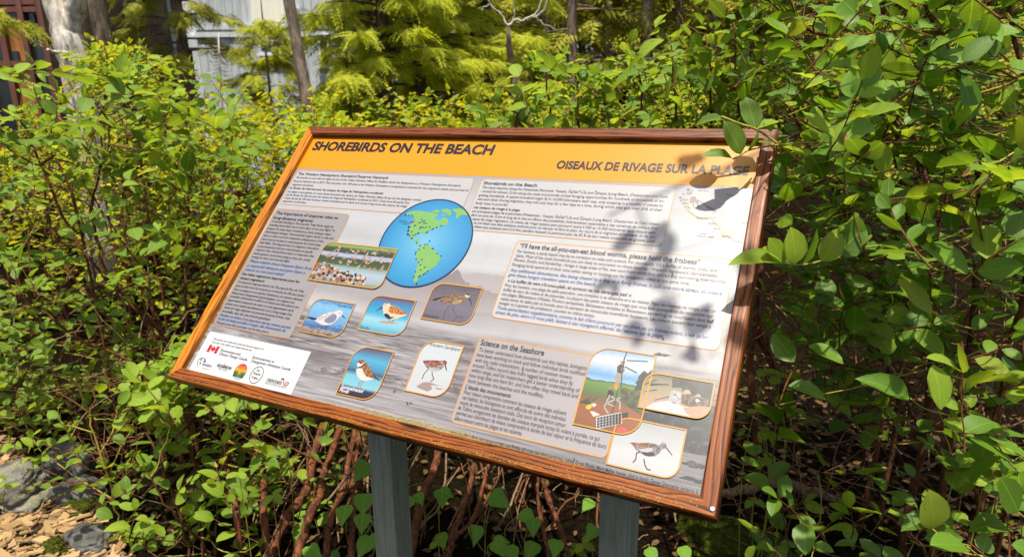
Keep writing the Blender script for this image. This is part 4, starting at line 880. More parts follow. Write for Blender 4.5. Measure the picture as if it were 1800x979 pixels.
def cloud(S, n, rng, size, mi=lambda r: 0, outd=None, L=(.14, .30), nl=(4, 7), mask=None, up=.8, droop=0.0, tm=0, conn=.5, r=.0016):
    """n leafy twigs whose tips lie in a region given by pixel ranges and depth; they grow up and outwards"""
    rd = S.r; k_ = 0; tries = 0
    while k_ < n and tries < n * 6:
        tries += 1
        x, y, k = rd.uniform(*rng[0]), rd.uniform(*rng[1]), rd.uniform(*rng[2])
        if mask and not mask(x, y, k): continue
        p = P(x, y, k)
        if p.z < .04: continue
        d = Vector((rd.gauss(0, .6), rd.gauss(0, .6), rd.uniform(.0, .9)))
        if outd: d = d + Vector(outd)
        d.normalize(); Lr = rd.uniform(*L); a = p - d * Lr
        if a.z < .02: a.z = .02
        if S.twig(a, d, Lr, size * rd.uniform(.8, 1.2), mi(rd), rd.randint(*nl), up, r, droop, tm):
            k_ += 1
            if rd.random() < conn: S.connect(a, rd.choice((0, 0, 1)), r * 1.4)
def G(px, py, z=0.0):
    d = P(px, py, 1.0) - CAM; return CAM + d * ((z - CAM.z) / d.z)
def interp(x, pts):
    for (a, b), (c_, d) in zip(pts, pts[1:]):
        if x <= c_: return b + (d - b) * max(0, (x - a) / (c_ - a))
    return pts[-1][1]
FH = Vector((FWD.x, FWD.y, 0)).normalized(); RH = Vector((RIGHT.x, RIGHT.y, 0)).normalized()
def PV(px, py, D):
    d = P(px, py, 1.0) - CAM; return CAM + d * (D / d.dot(FH))
def dead(S, n, rng, L=(.15, .5), r=(.0012, .003), up=0.2, mats=(2, 2, 0)):
    rd = S.r
    for i in range(n):
        p = P(rd.uniform(*rng[0]), rd.uniform(*rng[1]), rd.uniform(*rng[2])); d = Vector((rd.gauss(0, .7), rd.gauss(0, .7), rd.gauss(up, .6))).normalized(); l = rd.uniform(*L)
        q = [p - d * l / 2, p + Vector((rd.gauss(0, .03), rd.gauss(0, .03), rd.gauss(0, .03))), p + d * l / 2]
        if any(blocked(t, .01) for t in q) or min(t.z for t in q) < .0: continue
        q = smoothline(q, 3, .003, rd); rr = rd.uniform(*r); S.tw.tube(q, [rr * (1.2 - .6 * j / (len(q) - 1)) for j in range(len(q))], 4, rd.choice(mats), cap=False)

# ------------------------------------------------------------------ left salal shrub
GRP = 'salal shrubs around the sign'
A = Shrub('salal_shrub', 'tall leafy salal shrub with red stems left of the sign', 'shrub', GRP, G(300, 760), 101, [SALAL, FRESH])
for pts, r0 in (([(285, 640, 2.85), (255, 565, 2.8), (200, 500, 2.72), (165, 400, 2.68), (168, 330, 2.62), (190, 240, 2.6), (175, 170, 2.6)], .012), ([(300, 640, 2.9), (270, 545, 2.85), (232, 470, 2.85), (215, 380, 2.85), (225, 280, 2.85), (215, 190, 2.85)], .010),
                ([(330, 640, 2.9), (325, 500, 2.9), (330, 400, 2.9), (335, 300, 2.88), (320, 210, 2.85)], .009), ([(310, 640, 2.8), (260, 560, 2.65), (180, 480, 2.5), (110, 380, 2.45), (60, 260, 2.4), (30, 190, 2.4)], .009),
                ([(345, 620, 3.0), (360, 480, 3.0), (390, 360, 3.0), (400, 250, 3.0)], .007), ([(250, 660, 2.6), (150, 600, 2.5), (60, 540, 2.4), (-20, 470, 2.4)], .008), ([(120, 330, 2.5), (60, 290, 2.45), (0, 255, 2.4)], .006), ([(280, 650, 2.7), (190, 560, 2.9), (120, 470, 3.0), (80, 350, 3.0), (100, 240, 3.0)], .008)):
    base = P(*pts[0]); A.stem([Vector((base.x + .06, base.y, 0)), ] + [P(*p) for p in pts], r0, .003)
top = [(-60, 95), (0, 100), (60, 110), (100, 128), (150, 112), (200, 108), (260, 112), (300, 120), (350, 128), (400, 160), (440, 230), (480, 300)]
mk = lambda x, y, k: y > interp(x, top) and x < interp(y, [(100, 400), (250, 440), (400, 430), (520, 380), (600, 330)])
cloud(A, 105, ((-60, 440), (95, 300), (2.15, 3.0)), .068, lambda r: 0 if r.random() > .2 else 1, mask=mk, L=(.12, .26))
cloud(A, 74, ((-60, 430), (260, 620), (2.2, 3.2)), .068, lambda r: 0 if r.random() > .12 else 1, mask=mk, L=(.14, .3))
cloud(A, 42, ((-120, 130), (420, 760), (2.3, 3.2)), .062, lambda r: 0, L=(.14, .3))
dead(A, 130, ((-20, 430), (230, 640), (2.4, 3.2)), mats=(0, 0, 2, 2))
A.done()
# fine-leaved fresh shrub above it
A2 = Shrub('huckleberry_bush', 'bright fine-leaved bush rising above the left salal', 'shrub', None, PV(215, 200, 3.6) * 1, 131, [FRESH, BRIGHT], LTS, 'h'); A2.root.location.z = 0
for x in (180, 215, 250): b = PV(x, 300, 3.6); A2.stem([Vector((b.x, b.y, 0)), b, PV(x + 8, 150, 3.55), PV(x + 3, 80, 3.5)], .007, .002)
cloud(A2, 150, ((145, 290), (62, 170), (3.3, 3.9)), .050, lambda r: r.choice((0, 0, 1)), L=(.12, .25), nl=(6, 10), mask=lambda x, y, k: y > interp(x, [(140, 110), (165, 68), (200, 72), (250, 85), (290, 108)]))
A2.done()
# ------------------------------------------------------------------ lower left salal in front of the sign's corner
B = Shrub('salal_shrub', 'low salal shrub under the lower left corner of the sign', 'shrub', GRP, G(330, 930), 102, [SALAL, FRESH])
for pts, r0 in (([(330, 960, 2.2), (300, 860, 2.15), (250, 740, 2.1), (180, 650, 2.05)], .006), ([(355, 960, 2.2), (345, 850, 2.2), (330, 740, 2.15), (290, 660, 2.1)], .006), ([(195, 860, 2.35), (165, 760, 2.3), (145, 700, 2.25), (130, 665, 2.2)], .004), ([(380, 970, 2.3), (385, 860, 2.3), (400, 750, 2.25)], .006), ([(430, 970, 2.4), (440, 860, 2.45), (450, 760, 2.5)], .006), ([(360, 960, 2.15), (300, 900, 2.0), (260, 830, 1.95)], .004)):
    b = P(*pts[0]); B.stem([Vector((b.x, b.y, 0)), ] + [P(*p) for p in pts], r0, .0025, GTWIG if pts[0][0] < 200 else None)
cloud(B, 26, ((130, 330), (590, 700), (1.95, 2.3)), .066, lambda r: r.choice((0, 1)), L=(.10, .22), mask=lambda x, y, k: y > 880 - x * .9)
cloud(B, 10, ((-20, 190), (760, 860), (2.1, 2.5)), .060, lambda r: r.choice((0, 1)), L=(.08, .16), nl=(3, 5))
cloud(B, 62, ((220, 470), (660, 990), (2.0, 2.6)), .064, lambda r: r.choice((0, 0, 1)), L=(.10, .22))
cloud(B, 14, ((430, 560), (740, 960), (2.1, 2.6)), .058, lambda r: r.choice((0, 1)), L=(.08, .16), nl=(2, 4))
cloud(B, 60, ((-60, 230), (560, 790), (2.6, 3.4)), .060, lambda r: 0, L=(.12, .25), mask=lambda x, y, k: y < 800 - x * .3)
dead(B, 60, ((150, 560), (680, 979), (2.2, 2.8)), mats=(0, 2, 2))
B.done()
# ------------------------------------------------------------------ salal behind the sign's top rail
C_ = Shrub('salal_shrub', 'salal shrub rising behind the top rail of the sign', 'shrub', GRP, G(900, 780), 103, [SALAL, FRESH])
for x, t in ((900, 160), (960, 90), (1010, 75), (1060, 90), (1120, 90), (1180, 60), (1240, 40), (1290, 20)):
    b = PV(x + 20, 300, 2.2); C_.stem([Vector((b.x, b.y + .1, 0)), Vector((b.x, b.y, .8)), PV(x + 10, 250, 2.15), PV(x, t + 20, 2.1)], .009, .0025)
ctop = [(820, 215), (860, 180), (900, 145), (935, 95), (965, 75), (1000, 75), (1040, 90), (1080, 75), (1120, 65), (1160, 80), (1185, 35), (1220, 45), (1260, 5), (1300, -30), (1350, -60)]
cloud(C_, 100, ((830, 1350), (-60, 232), (1.85, 2.6)), .066, lambda r: 0 if r.random() > .15 else 1, L=(.12, .26), mask=lambda x, y, k: y > interp(x, ctop))
cloud(C_, 50, ((1000, 1360), (60, 240), (2.2, 3.0)), .066, lambda r: r.choice((0, 0, 1)), L=(.12, .26), mask=lambda x, y, k: y > interp(x, ctop) + 15)
cloud(C_, 45, ((560, 1300), (300, 800), (2.4, 3.2)), .064, lambda r: 0, L=(.14, .28))
C_.done()
# ------------------------------------------------------------------ big salal at the right
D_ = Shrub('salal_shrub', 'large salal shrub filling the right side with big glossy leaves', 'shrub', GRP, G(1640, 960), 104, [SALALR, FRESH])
for pts, r0 in (([(1640, 640, 2.0), (1600, 400, 1.9), (1560, 200, 1.8), (1480, 90, 1.75), (1400, 40, 1.7)], .013), ([(1700, 640, 1.9), (1720, 380, 1.75), (1700, 160, 1.65), (1640, 40, 1.6), (1600, -60, 1.55)], .013), ([(1560, 620, 2.2), (1500, 420, 2.1), (1440, 280, 2.05), (1380, 180, 2.0)], .010), ([(1780, 600, 1.7), (1830, 350, 1.55), (1800, 140, 1.45), (1760, -40, 1.4)], .012), ([(1600, 600, 2.2), (1650, 420, 2.2), (1600, 230, 2.2), (1540, 80, 2.2)], .010)):
    b = P(*pts[0]); D_.stem([Vector((b.x, b.y, 0)), ] + [P(*p) for p in pts], r0, .004)
dl = lambda x, y, k: x > interp(y, [(-200, 1260), (0, 1280), (60, 1330), (130, 1330), (200, 1345), (235, 1385), (400, 1420), (560, 1400)])
cloud(D_, 200, ((1260, 1900), (-180, 330), (1.35, 2.3)), .064, lambda r: 0 if r.random() > .12 else 1, L=(.14, .30), mask=dl)
cloud(D_, 58, ((1400, 1900), (-100, 420), (1.0, 1.4)), .062, lambda r: 0 if r.random() > .15 else 1, L=(.14, .28), mask=lambda x, y, k: x > 1470)
cloud(D_, 90, ((1390, 1950), (280, 560), (1.3, 2.3)), .064, lambda r: 0, L=(.14, .30), mask=dl)
# a branch arching over the right end of the sign, above the picture: it throws the leaf shadows on the print
ob = [Vector((1.95, .75, 1.9)), Vector((1.80, .55, 2.4)), Vector((1.55, .30, 2.68)), Vector((1.3, .1, 2.78)), Vector((1.05, -.05, 2.78))]
D_.stem(ob, .009, .004)
rs = random.Random(31); n = 0
while n < 9:
    x, y = rs.uniform(1090, 1350), rs.uniform(320, 660)
    if x < 1240 - (y - 320) * .75 and y < 480: continue
    if y > 560 and x < 1180: continue
    q = onpanel(x, y); p = PM @ Vector((q[0], q[1], 0)) + SUN * rs.uniform(1.15, 1.9)
    if proj(p)[1] > -40 and proj(p)[2] > 0: continue
    d = Vector((rs.gauss(-.5, .5), rs.gauss(0, .6), rs.gauss(0, .25))).normalized(); L = rs.uniform(.14, .24)
    if D_.twig(p - d * L * .5, d, L, .058, 0, rs.randint(2, 4), 1.0, .0014): D_.connect(p - d * L * .5, 0, .002)
    n += 1
cloud(D_, 95, ((1350, 2300), (-700, -120), (1.2, 2.2)), .075, lambda r: 0, L=(.2, .35))
dead(D_, 260, ((1345, 1800), (180, 760), (1.7, 2.7)), L=(.2, .6), mats=(2, 2, 0))
# the twig that hangs over the upper right corner, and the one that reaches over the right rail
def fleaf(S, b, t, nrm, mi=0, ti=0, w=1.0):
    pb, pt = P(*b), P(*t); d = pt - pb; S.leaves.append((ti, lmat(pb, d, nrm, d.length) @ Matrix.Diagonal((1, w, 1, 1)), mi, d.length, pb))
kc = proj(PM @ Vector((SW, PH, TZ)))[2]
tc = -FWD
def fstem(S, pts, r, m=1): S.tw.tube(smoothline([P(*p) for p in pts], 4), r, 5, m)
fstem(D_, [(1268, 205, kc - 0.057), (1300, 218, kc - 0.057), (1330, 228, kc - 0.057), (1370, 255, kc - 0.053), (1430, 300, kc - 0.035), (1500, 330, kc + .1)], .0026)
fstem(D_, [(1288, 280, kc - 0.071), (1303, 272, kc - 0.071), (1315, 265, kc - 0.066), (1345, 258, kc - 0.061), (1400, 252, kc - 0.048), (1470, 250, kc)], .0018)
fleaf(D_, (1303, 272, kc - 0.071), (1277, 211, kc - 0.089), tc + RIGHT * .25, 0, 1, .92); fleaf(D_, (1288, 279, kc - 0.071), (1236, 267, kc - 0.080), tc + UP * .8, 0, 2, .62)
fleaf(D_, (1314, 264, kc - 0.066), (1334, 230, kc - 0.071), tc * .5 + RIGHT, 0, 3, .6); fleaf(D_, (1364, 256, kc - 0.057), (1335, 246, kc - 0.075), UP + tc * .5, 0, 4, .9)
fleaf(D_, (1328, 226, kc - 0.057), (1312, 170, kc - 0.048), tc + UP * .4, 0, 0, 1.1); fleaf(D_, (1330, 227, kc - 0.057), (1372, 213, kc - 0.057), UP + tc * .6, 1, 3, .8); fleaf(D_, (1276, 211, kc - 0.057), (1222, 212, kc - 0.048), UP + tc * .7, 0, 2, .9)
fleaf(D_, (1369, 258, kc - 0.053), (1422, 268, kc - 0.057), UP + tc * .4, 1, 2, .7); fleaf(D_, (1355, 232, kc - 0.057), (1345, 205, kc - 0.048), UP + tc, 0, 5, .9)
kr = proj(PM @ Vector((SW, PH * .62, TZ)))[2]
fstem(D_, [(1372, 463, kr - .07), (1400, 466, kr - .06), (1440, 460, kr - .05), (1490, 440, kr - .02), (1560, 430, kr + .1)], .0022)
for b, t, n, mi, ti, w in (((1374, 462), (1287, 452), UP + tc * .9, 1, 2, .62), ((1380, 464), (1352, 418), tc + UP * .3, 1, 0, 1.0), ((1398, 465), (1395, 400), tc + RIGHT * .2, 1, 1, 1.05), ((1410, 466), (1438, 402), tc * .5 + RIGHT, 1, 3, .6), ((1376, 460), (1345, 432), tc + UP, 1, 4, .8), ((1444, 460), (1480, 404), tc, 1, 5, 1.0), ((1470, 450), (1523, 398), tc + UP * .3, 0, 1, 1.1), ((1490, 440), (1510, 380), tc, 0, 0, 1.1)):
    fleaf(D_, b + (kr - .07,), t + (kr - .09,), n, mi, ti, w)
# big near leaves read singly in the photograph
for b, t, k, n, mi, ti, w in (((1558, 142), (1553, 82), 1.2, tc, 1, 1, 1.05), ((1570, 165), (1506, 138), 1.2, tc + UP, 0, 0, 1.0), ((1706, 215), (1700, 130), 1.1, tc + RIGHT * .3, 0, 1, .9), ((1555, 308), (1548, 248), 1.2, tc, 1, 0, .95), ((1705, 478), (1630, 428), 1.1, tc + UP * .6, 0, 1, .8), ((1640, 548), (1580, 490), 1.15, tc + UP * .5, 1, 0, .75), ((1640, 930), (1640, 865), 1.15, tc + UP * .2, 0, 1, 1.15), ((1790, 900), (1760, 840), 1.1, tc + UP * .4, 0, 0, 1.1), ((1700, 960), (1640, 950), 1.1, UP + tc * .5, 0, 1, .9), ((1690, 110), (1750, 60), 1.0, tc + UP * .7, 0, 1, .8), ((1600, 700), (1520, 660), 1.2, tc + UP * .6, 0, 2, .6), ((1640, 640), (1660, 720), 1.15, tc, 1, 1, .8)):
    fleaf(D_, b + (k,), t + (k - .02,), n, mi, ti, w); fstem(D_, [b + (k,), (b[0] + 25, b[1] + 18, k + .02), (b[0] + 70, b[1] + 30, k + .12)], .0016)
D_.done()
# ------------------------------------------------------------------ low salal at the lower right
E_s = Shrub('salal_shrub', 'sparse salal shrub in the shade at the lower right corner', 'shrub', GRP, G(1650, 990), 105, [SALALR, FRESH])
for pts, r0 in (([(1720, 900, 1.7), (1640, 780, 1.6), (1560, 640, 1.55), (1500, 560, 1.5)], .007), ([(1760, 900, 1.6), (1700, 760, 1.45), (1690, 600, 1.4)], .007), ([(1620, 960, 2.0), (1520, 880, 1.9), (1440, 840, 1.85)], .006), ([(1800, 930, 1.5), (1820, 760, 1.35), (1800, 600, 1.3)], .007)):
    b = P(*pts[0]); E_s.stem([Vector((b.x, b.y, 0)), ] + [P(*p) for p in pts], r0, .003)
cloud(E_s, 26, ((1370, 1640), (480, 720), (1.35, 1.9)), .066, lambda r: r.choice((0, 0, 1)), L=(.10, .22), nl=(3, 6))
cloud(E_s, 34, ((1600, 1880), (460, 900), (1.15, 1.8)), .072, lambda r: r.choice((0, 0, 1)), L=(.12, .24), nl=(3, 6))
cloud(E_s, 22, ((1300, 1860), (780, 1000), (1.3, 2.0)), .066, lambda r: r.choice((0, 0, 0, 1)), L=(.10, .2), nl=(3, 5))
dead(E_s, 150, ((1290, 1800), (480, 979), (1.7, 2.6)), L=(.15, .5), mats=(2, 0, 0))
E_s.done()
# ------------------------------------------------------------------ sunlit thicket behind (a run of separate shrubs)
tt = [(-80, 215), (130, 220), (300, 185), (430, 155), (560, 165), (700, 160), (800, 165), (900, 175), (1350, 190)]
spots = [(395, 3.9), (515, 3.8), (40, 4.4), (190, 4.7), (330, 4.2), (470, 4.6), (600, 4.3), (740, 4.6), (870, 4.4), (1000, 5.0), (1150, 5.2), (80, 6.2), (280, 6.4), (480, 6.3), (660, 6.2), (840, 6.4), (1020, 7.2), (1240, 7.2)]
TL_ = ['close behind the right side of the left salal', 'close behind the upper left corner of the sign', 'beside the far left edge', 'behind the tall left salal', 'between the left salal and the sign', 'farther behind the upper left corner of the sign', 'behind the title words of the sign', 'behind the middle of the top rail', 'left of the salal behind the top rail', 'behind the salal at the top rail', 'behind the right end of the top rail',
       'in front of the red window frames', 'in front of the dark porch', 'in front of the grey wooden building', 'under the yellow green cedars', 'right of the cedar trunks', 'in front of the dark forest', 'at the foot of the right forest trunks']
for i, ((x, D), t) in enumerate(zip(spots, TL_)):
    b = PV(x, 240, D); b.z = 0
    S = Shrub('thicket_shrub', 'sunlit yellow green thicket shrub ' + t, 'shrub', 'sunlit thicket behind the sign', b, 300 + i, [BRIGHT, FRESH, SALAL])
    for j in range(5):
        a = Vector((b.x + S.r.gauss(0, .25), b.y + S.r.gauss(0, .25), 0)); S.stem([a, a + Vector((S.r.gauss(0, .1), S.r.gauss(0, .1), .6)), a + Vector((S.r.gauss(0, .2), S.r.gauss(0, .2), 1.2))], .009, .004, n=5)
    ht = PV(x, interp(x, tt), D).z if D < 5.5 else PV(x, interp(x, tt) - 18, D).z
    n = 0
    while n < 175:
        u, w, z = S.r.uniform(-.62, .62), S.r.uniform(-.6, .6), 1 - S.r.random() ** 1.8
        zz = .15 + z * (ht - .15) * (1 - .35 * (u * u + w * w)) * S.r.uniform(.86, 1.06)
        p = b + RH * u + FH * w + Vector((0, 0, zz)); d = Vector((S.r.gauss(0, .5), S.r.gauss(0, .5), S.r.uniform(.2, 1))).normalized(); Lr = S.r.uniform(.12, .26)
        S.twig(p - d * Lr, d, Lr, .062 * S.r.uniform(.8, 1.15), S.r.choice((0, 0, 0, 1, 2)), S.r.randint(4, 6), 1.5, r=.002); n += 1
    dead(S, 12, ((x - 70, x + 70), (200, 420), (D - .5, D + .5)))
    S.done(300 if D < 5.5 else 0)

# ------------------------------------------------------------------ old peeling stems under the sign
O_ = Shrub('old_shrub', 'old shrub with thick peeling red-brown stems under the sign', 'shrub', None, G(560, 1000), 106, [SALAL, FRESH])
for pts, w in (([(468, 990), (499, 917), (525, 882), (542, 854), (551, 803), (568, 745)], 19), ([(517, 990), (545, 905), (562, 871), (571, 828), (598, 750)], 17), ([(571, 990), (582, 914), (602, 860), (616, 794), (624, 755)], 13), ([(616, 990), (622, 885), (619, 842), (633, 760)], 12), ([(716, 985), (728, 937), (739, 882), (756, 842), (774, 790)], 20),
               ([(775, 990), (800, 945), (833, 910), (847, 860), (860, 810)], 9), ([(786, 985), (800, 930), (818, 880), (834, 815)], 13), ([(966, 985), (955, 930), (947, 893), (945, 835)], 8), ([(1002, 980), (973, 897), (953, 840)], 10), ([(415, 900), (395, 800), (400, 740)], 11), ([(462, 900), (465, 860), (452, 800), (440, 750)], 13), ([(1380, 700), (1330, 560), (1345, 420)], 12), ([(1330, 740), (1318, 640), (1332, 560)], 14)):
    n = len(pts); ks = [2.12 + .42 * i / (n - 1) for i in range(n)] if pts[0][0] < 1200 else [2.2] * n
    q = smoothline([P(x, y, k) for (x, y), k in zip(pts, ks)], 7, .0018, O_.r); q = [Vector((q[0].x, q[0].y, min(-.03, q[0].z)))] + q if q[0].z < .5 else q
    mb = MB(); rr = w / FPX * 2.3 / 2 * .86; mb.tube(q, [rr * (1 + .14 * mnoise.noise(p * 23)) * (1.1 - .25 * i / len(q)) for i, p in enumerate(q)], 9); mb.build('stem', [PEEL.m], O_.root, smooth=True); O_.nodes += q
    for i in range(10):           # strips of loose bark
        p = O_.r.choice(q); d = Vector((O_.r.gauss(0, .4), O_.r.gauss(0, .4), O_.r.choice((-1, 1)))).normalized(); sd = d.orthogonal().normalized(); sd.rotate(Matrix.Rotation(O_.r.random() * 6.28, 3, d)); a = p + sd * rr * .95; l = O_.r.uniform(.02, .06); wd = d.cross(sd) * O_.r.uniform(.003, .007)
        O_.tw.add([a - wd, a + wd, a + d * l + wd * .6 + sd * .008, a + d * l - wd * .6 + sd * .008], [(0, 1, 2, 3)], 0)
dead(O_, 210, ((420, 1300), (740, 979), (2.15, 2.9)), L=(.12, .5), r=(.0012, .0035), mats=(2, 2, 0))
for i in range(22):
    x, dx = O_.r.uniform(430, 1240), O_.r.gauss(45, 45); k0 = O_.r.uniform(2.15, 2.5); a = G(x, 985 - O_.r.uniform(0, 50)); b = P(x + dx, 760 + max(0, x - 620) * .2, k0 + .3); m = (a + b) / 2 + Vector((O_.r.gauss(0, .05), O_.r.gauss(0, .05), 0))
    if not blocked(b, .01): O_.tw.tube(smoothline([a, m, b], 4, .004, O_.r), O_.r.uniform(.0025, .006), 5, O_.r.choice((0, 0, 2)), cap=False)
fstem(O_, [(563, 895, 2.3), (600, 850, 2.3), (650, 782, 2.32)], .0055, 2)
cloud(O_, 22, ((430, 640), (730, 979), (2.35, 2.8)), .055, lambda r: r.choice((0, 1)), L=(.06, .14), nl=(1, 3))
O_.done()
# ------------------------------------------------------------------ heart-leaved plants and trefoils on the shaded ground
rnd = random.Random(77)
def nth(i, n):
    w = ['first', 'second', 'third', 'fourth', 'fifth', 'sixth', 'seventh', 'eighth', 'ninth', 'tenth', 'eleventh', 'twelfth']
    return 'leftmost' if i == 0 else 'rightmost' if i == n - 1 else (w[i] + ' from the left') if i < n / 2 else (w[n - 1 - i] + ' from the right')
def lowplant(name, label, cat, group, px, py, k, sizes, kind):
    tip = P(px, py, k); base = Vector((tip.x + rnd.gauss(0, .02), tip.y + rnd.gauss(0, .02), 0)); e = empty(name, base); tag(e, label, cat, group)
    h = max(.04, tip.z)
    mb = MB(); mid = base + Vector((rnd.gauss(0, .02), rnd.gauss(0, .02), h * .6)); mb.tube(smoothline([base, mid, tip], 3), .0014, 5, 0); mb.build('stalk', [GTWIG], e, smooth=True)
    Ti = Matrix.Translation(-base)
    for j, (ang, s) in enumerate(sizes):
        d = RIGHT * math.cos(ang) + (UP * .35 - FWD * .6) * 0 + Vector((-FH.x, -FH.y, -.45)) * math.sin(-ang) if kind == 'heart' else (RH * math.cos(ang) + FH * math.sin(ang) + Vector((0, 0, rnd.uniform(-.25, .15))))
        n = Vector((-FH.x * .7, -FH.y * .7, .8)) + Vector((rnd.gauss(0, .25), rnd.gauss(0, .25), 0)) if kind == 'heart' else Vector((-FH.x * .35, -FH.y * .35, 1)) + Vector((rnd.gauss(0, .15), rnd.gauss(0, .15), 0))
        o = bpy.data.objects.new('leaf', leaf_data(rnd.randrange(3), HEART if kind == 'heart' else FRESH, HT if kind == 'heart' else LT, kind)); COL.objects.link(o); o.parent = e; o.matrix_basis = Ti @ lmat(tip, d, n, s)
HL = 'heart-leaved plant on the soil under the sign'; HG = 'heart-leaved plants under the sign'
HP = sorted(((775, 938), (837, 925), (870, 952), (895, 960), (940, 955), (978, 950), (733, 868), (776, 862), (866, 868), (918, 900), (938, 912), (645, 815), (640, 870), (638, 905), (650, 945), (545, 962), (580, 975), (1045, 925), (1140, 965), (1200, 962), (608, 890), (530, 920), (722, 875), (1040, 880)))
for i, (px, py) in enumerate(HP):
    lowplant('heart_leaved_plant', HL + ', ' + nth(i, len(HP)), 'plant', HG, px, py, rnd.uniform(2.0, 2.3), [(-math.pi / 2 + rnd.gauss(0, .5), rnd.uniform(.05, .075))] + ([(-.4 + rnd.gauss(0, .3), rnd.uniform(.045, .06))] if rnd.random() < .35 else []), 'heart')
TP = sorted(((1345, 650, .05), (1370, 660, .05), (1345, 760, .05), (1375, 700, .045), (1395, 720, .04), (1340, 810, .045), (1325, 880, .045), (1025, 955, .05), (485, 705, .05), (770, 950, .035), (1010, 965, .05), (1700, 800, .07), (1740, 780, .075), (1680, 830, .07), (1760, 830, .07), (1330, 720, .045), (420, 830, .04), (480, 870, .04)))
for i, (px, py, s) in enumerate(TP):
    lowplant('trefoil_plant', 'small three-leaved seedling in the shade, ' + nth(i, len(TP)), 'plant', 'three-leaved seedlings', px, py, rnd.uniform(1.8, 2.2) if px < 1600 else 1.5, [(a + rnd.gauss(0, .2), s) for a in (-2.4, -.6, 1.2)], 'tre')

# ------------------------------------------------------------------ stones, moss and wood chips at the lower left
rk = NT('stone'); co = rk.coord(); n1 = rk.noise(co, 14, 6, .7); n2 = rk.noise(co, 110, 5, .75); n3 = rk.noise(co, 5, 3)
c = rk.ramp(n1, [(.3, (.06, .057, .045)), (.5, (.15, .14, .115)), (.7, (.30, .28, .23))]); c = rk.mix(rk.ramp(n2, [(.56, 0), (.68, .8)]), c, (.05, .048, .042)); rk.col(rk.mix(rk.ramp(n3, [(.5, 0), (.66, .5)]), c, (.20, .19, .08))); rk.rough(.85, .25); rk.bump(rk.mix(.5, n1, n2), .9, .02)
sk = NT('slate'); co = sk.coord(); n1 = sk.noise(co, 18, 5, .7); sk.col(sk.ramp(n1, [(.3, (.026, .025, .022)), (.6, (.075, .072, .062)), (.8, (.15, .145, .125))])); sk.rough(.6, .4); sk.bump(n1, .8, .015)
ms = NT('moss'); co = ms.coord(); n1 = ms.noise(co, 60, 5, .7); ms.col(ms.ramp(n1, [(.3, (.012, .018, .002)), (.55, (.05, .065, .004)), (.75, (.13, .13, .012))])); ms.rough(.95, .1); ms.bump(n1, 1, .02)
import bmesh
def stone(name, label, c0, size, seed, mat, rough=.18, cat='stone', flat=0.0):
    bm = bmesh.new(); bmesh.ops.create_icosphere(bm, subdivisions=5, radius=1.0)
    for v in bm.verts:
        p = v.co.copy(); f = 1 + rough * mnoise.noise(p * 1.3 + Vector((seed, 0, 0))) + rough * .4 * mnoise.noise(p * 4 + Vector((0, seed, 0))) + rough * .12 * mnoise.noise(p * 11)
        f += rough * .10 * mnoise.noise(p * 24) + rough * .06 * mnoise.noise(p * 47); q = p * f
        if flat: q.z = math.copysign(abs(q.z) ** flat, q.z); q.x = math.copysign(abs(q.x) ** .8, q.x)
        v.co = Vector((q.x * size[0], q.y * size[1], q.z * size[2])) + Vector(c0)
    me = bpy.data.meshes.new(name); bm.to_mesh(me); bm.free(); me.materials.append(mat); me.polygons.foreach_set('use_smooth', np.ones(len(me.polygons), bool))
    o = obj(name, me, None, Matrix.Identity(4)); tag(o, label, cat); return o
g_ = G(42, 888); stone('boulder', 'rounded pale lichen-covered boulder at the lower left edge', (g_.x - .02, g_.y, .105), (.105, .095, .078), 3, rk.m, .30)
stone('stone', 'wide pale stone lying under the rounded boulder', (g_.x - .03, g_.y + .02, .03), (.15, .12, .05), 9, rk.m, .32)
g_ = G(105, 850); stone('slate_stone', 'angular dark slate stone right behind the boulder', (g_.x, g_.y + .06, .07), (.12, .09, .08), 15, sk.m, .3, flat=.7)
g_ = G(140, 880); stone('slate_slab', 'flat dark slate slab beside the mossy patch', (g_.x, g_.y, .03), (.12, .08, .045), 21, sk.m, .3, flat=.5)
g_ = G(160, 962); stone('edging_stone', 'dark slate edging stone at the bottom edge of the path', (g_.x, g_.y, .02), (.10, .06, .05), 27, sk.m, .3, flat=.6)
def mosspad(label, c0, size, seed, n=500):
    o = stone('moss_cushion', label, c0, size, seed, ms.m, .35, 'moss'); rd = random.Random(seed); mb = MB()
    for i in range(n):
        a, h = rd.random() * 6.283, rd.random() ** .5; p = Vector((c0[0] + size[0] * h * math.cos(a) * 1.05, c0[1] + size[1] * h * math.sin(a) * 1.05, c0[2] + size[2] * math.sqrt(max(0, 1 - h * h)) * .95)); d = Vector((rd.gauss(0, .5), rd.gauss(0, .5), 1)).normalized() * rd.uniform(.006, .016); w = d.orthogonal().normalized() * .0018
        mb.add([p - w, p + w, p + d], [(0, 1, 2)])
    mb.build('moss_tufts', [ms.m], o)['kind'] = 'stuff'
g_ = G(148, 898); mosspad('yellow green moss cushion beside the slate slab', (g_.x, g_.y, .02), (.09, .06, .04), 5)
g_ = G(100, 972); mosspad('moss cushion at the bottom edge of the chip path', (g_.x, g_.y, .01), (.08, .05, .035), 6)
g_ = G(1300, 960); mosspad('dark moss mound below the lower right corner of the sign', (g_.x, g_.y, .01), (.20, .12, .06), 7, 1500)
g_ = P(1345, 840, 2.1); mb = MB(); q = smoothline([P(1275, 868, 2.1), P(1320, 858, 2.1), P(1390, 850, 2.15), P(1470, 880, 2.3)], 5, .004, rnd); q[0].z = max(q[0].z, .1); mb.tube(q, [.016 * (1 + .35 * mnoise.noise(p * 20)) for p in q], 9)
tag(mb.build('fallen_branch', [DEADM], None, smooth=True), 'pale rotting branch on the ground right of the sign', 'branch')
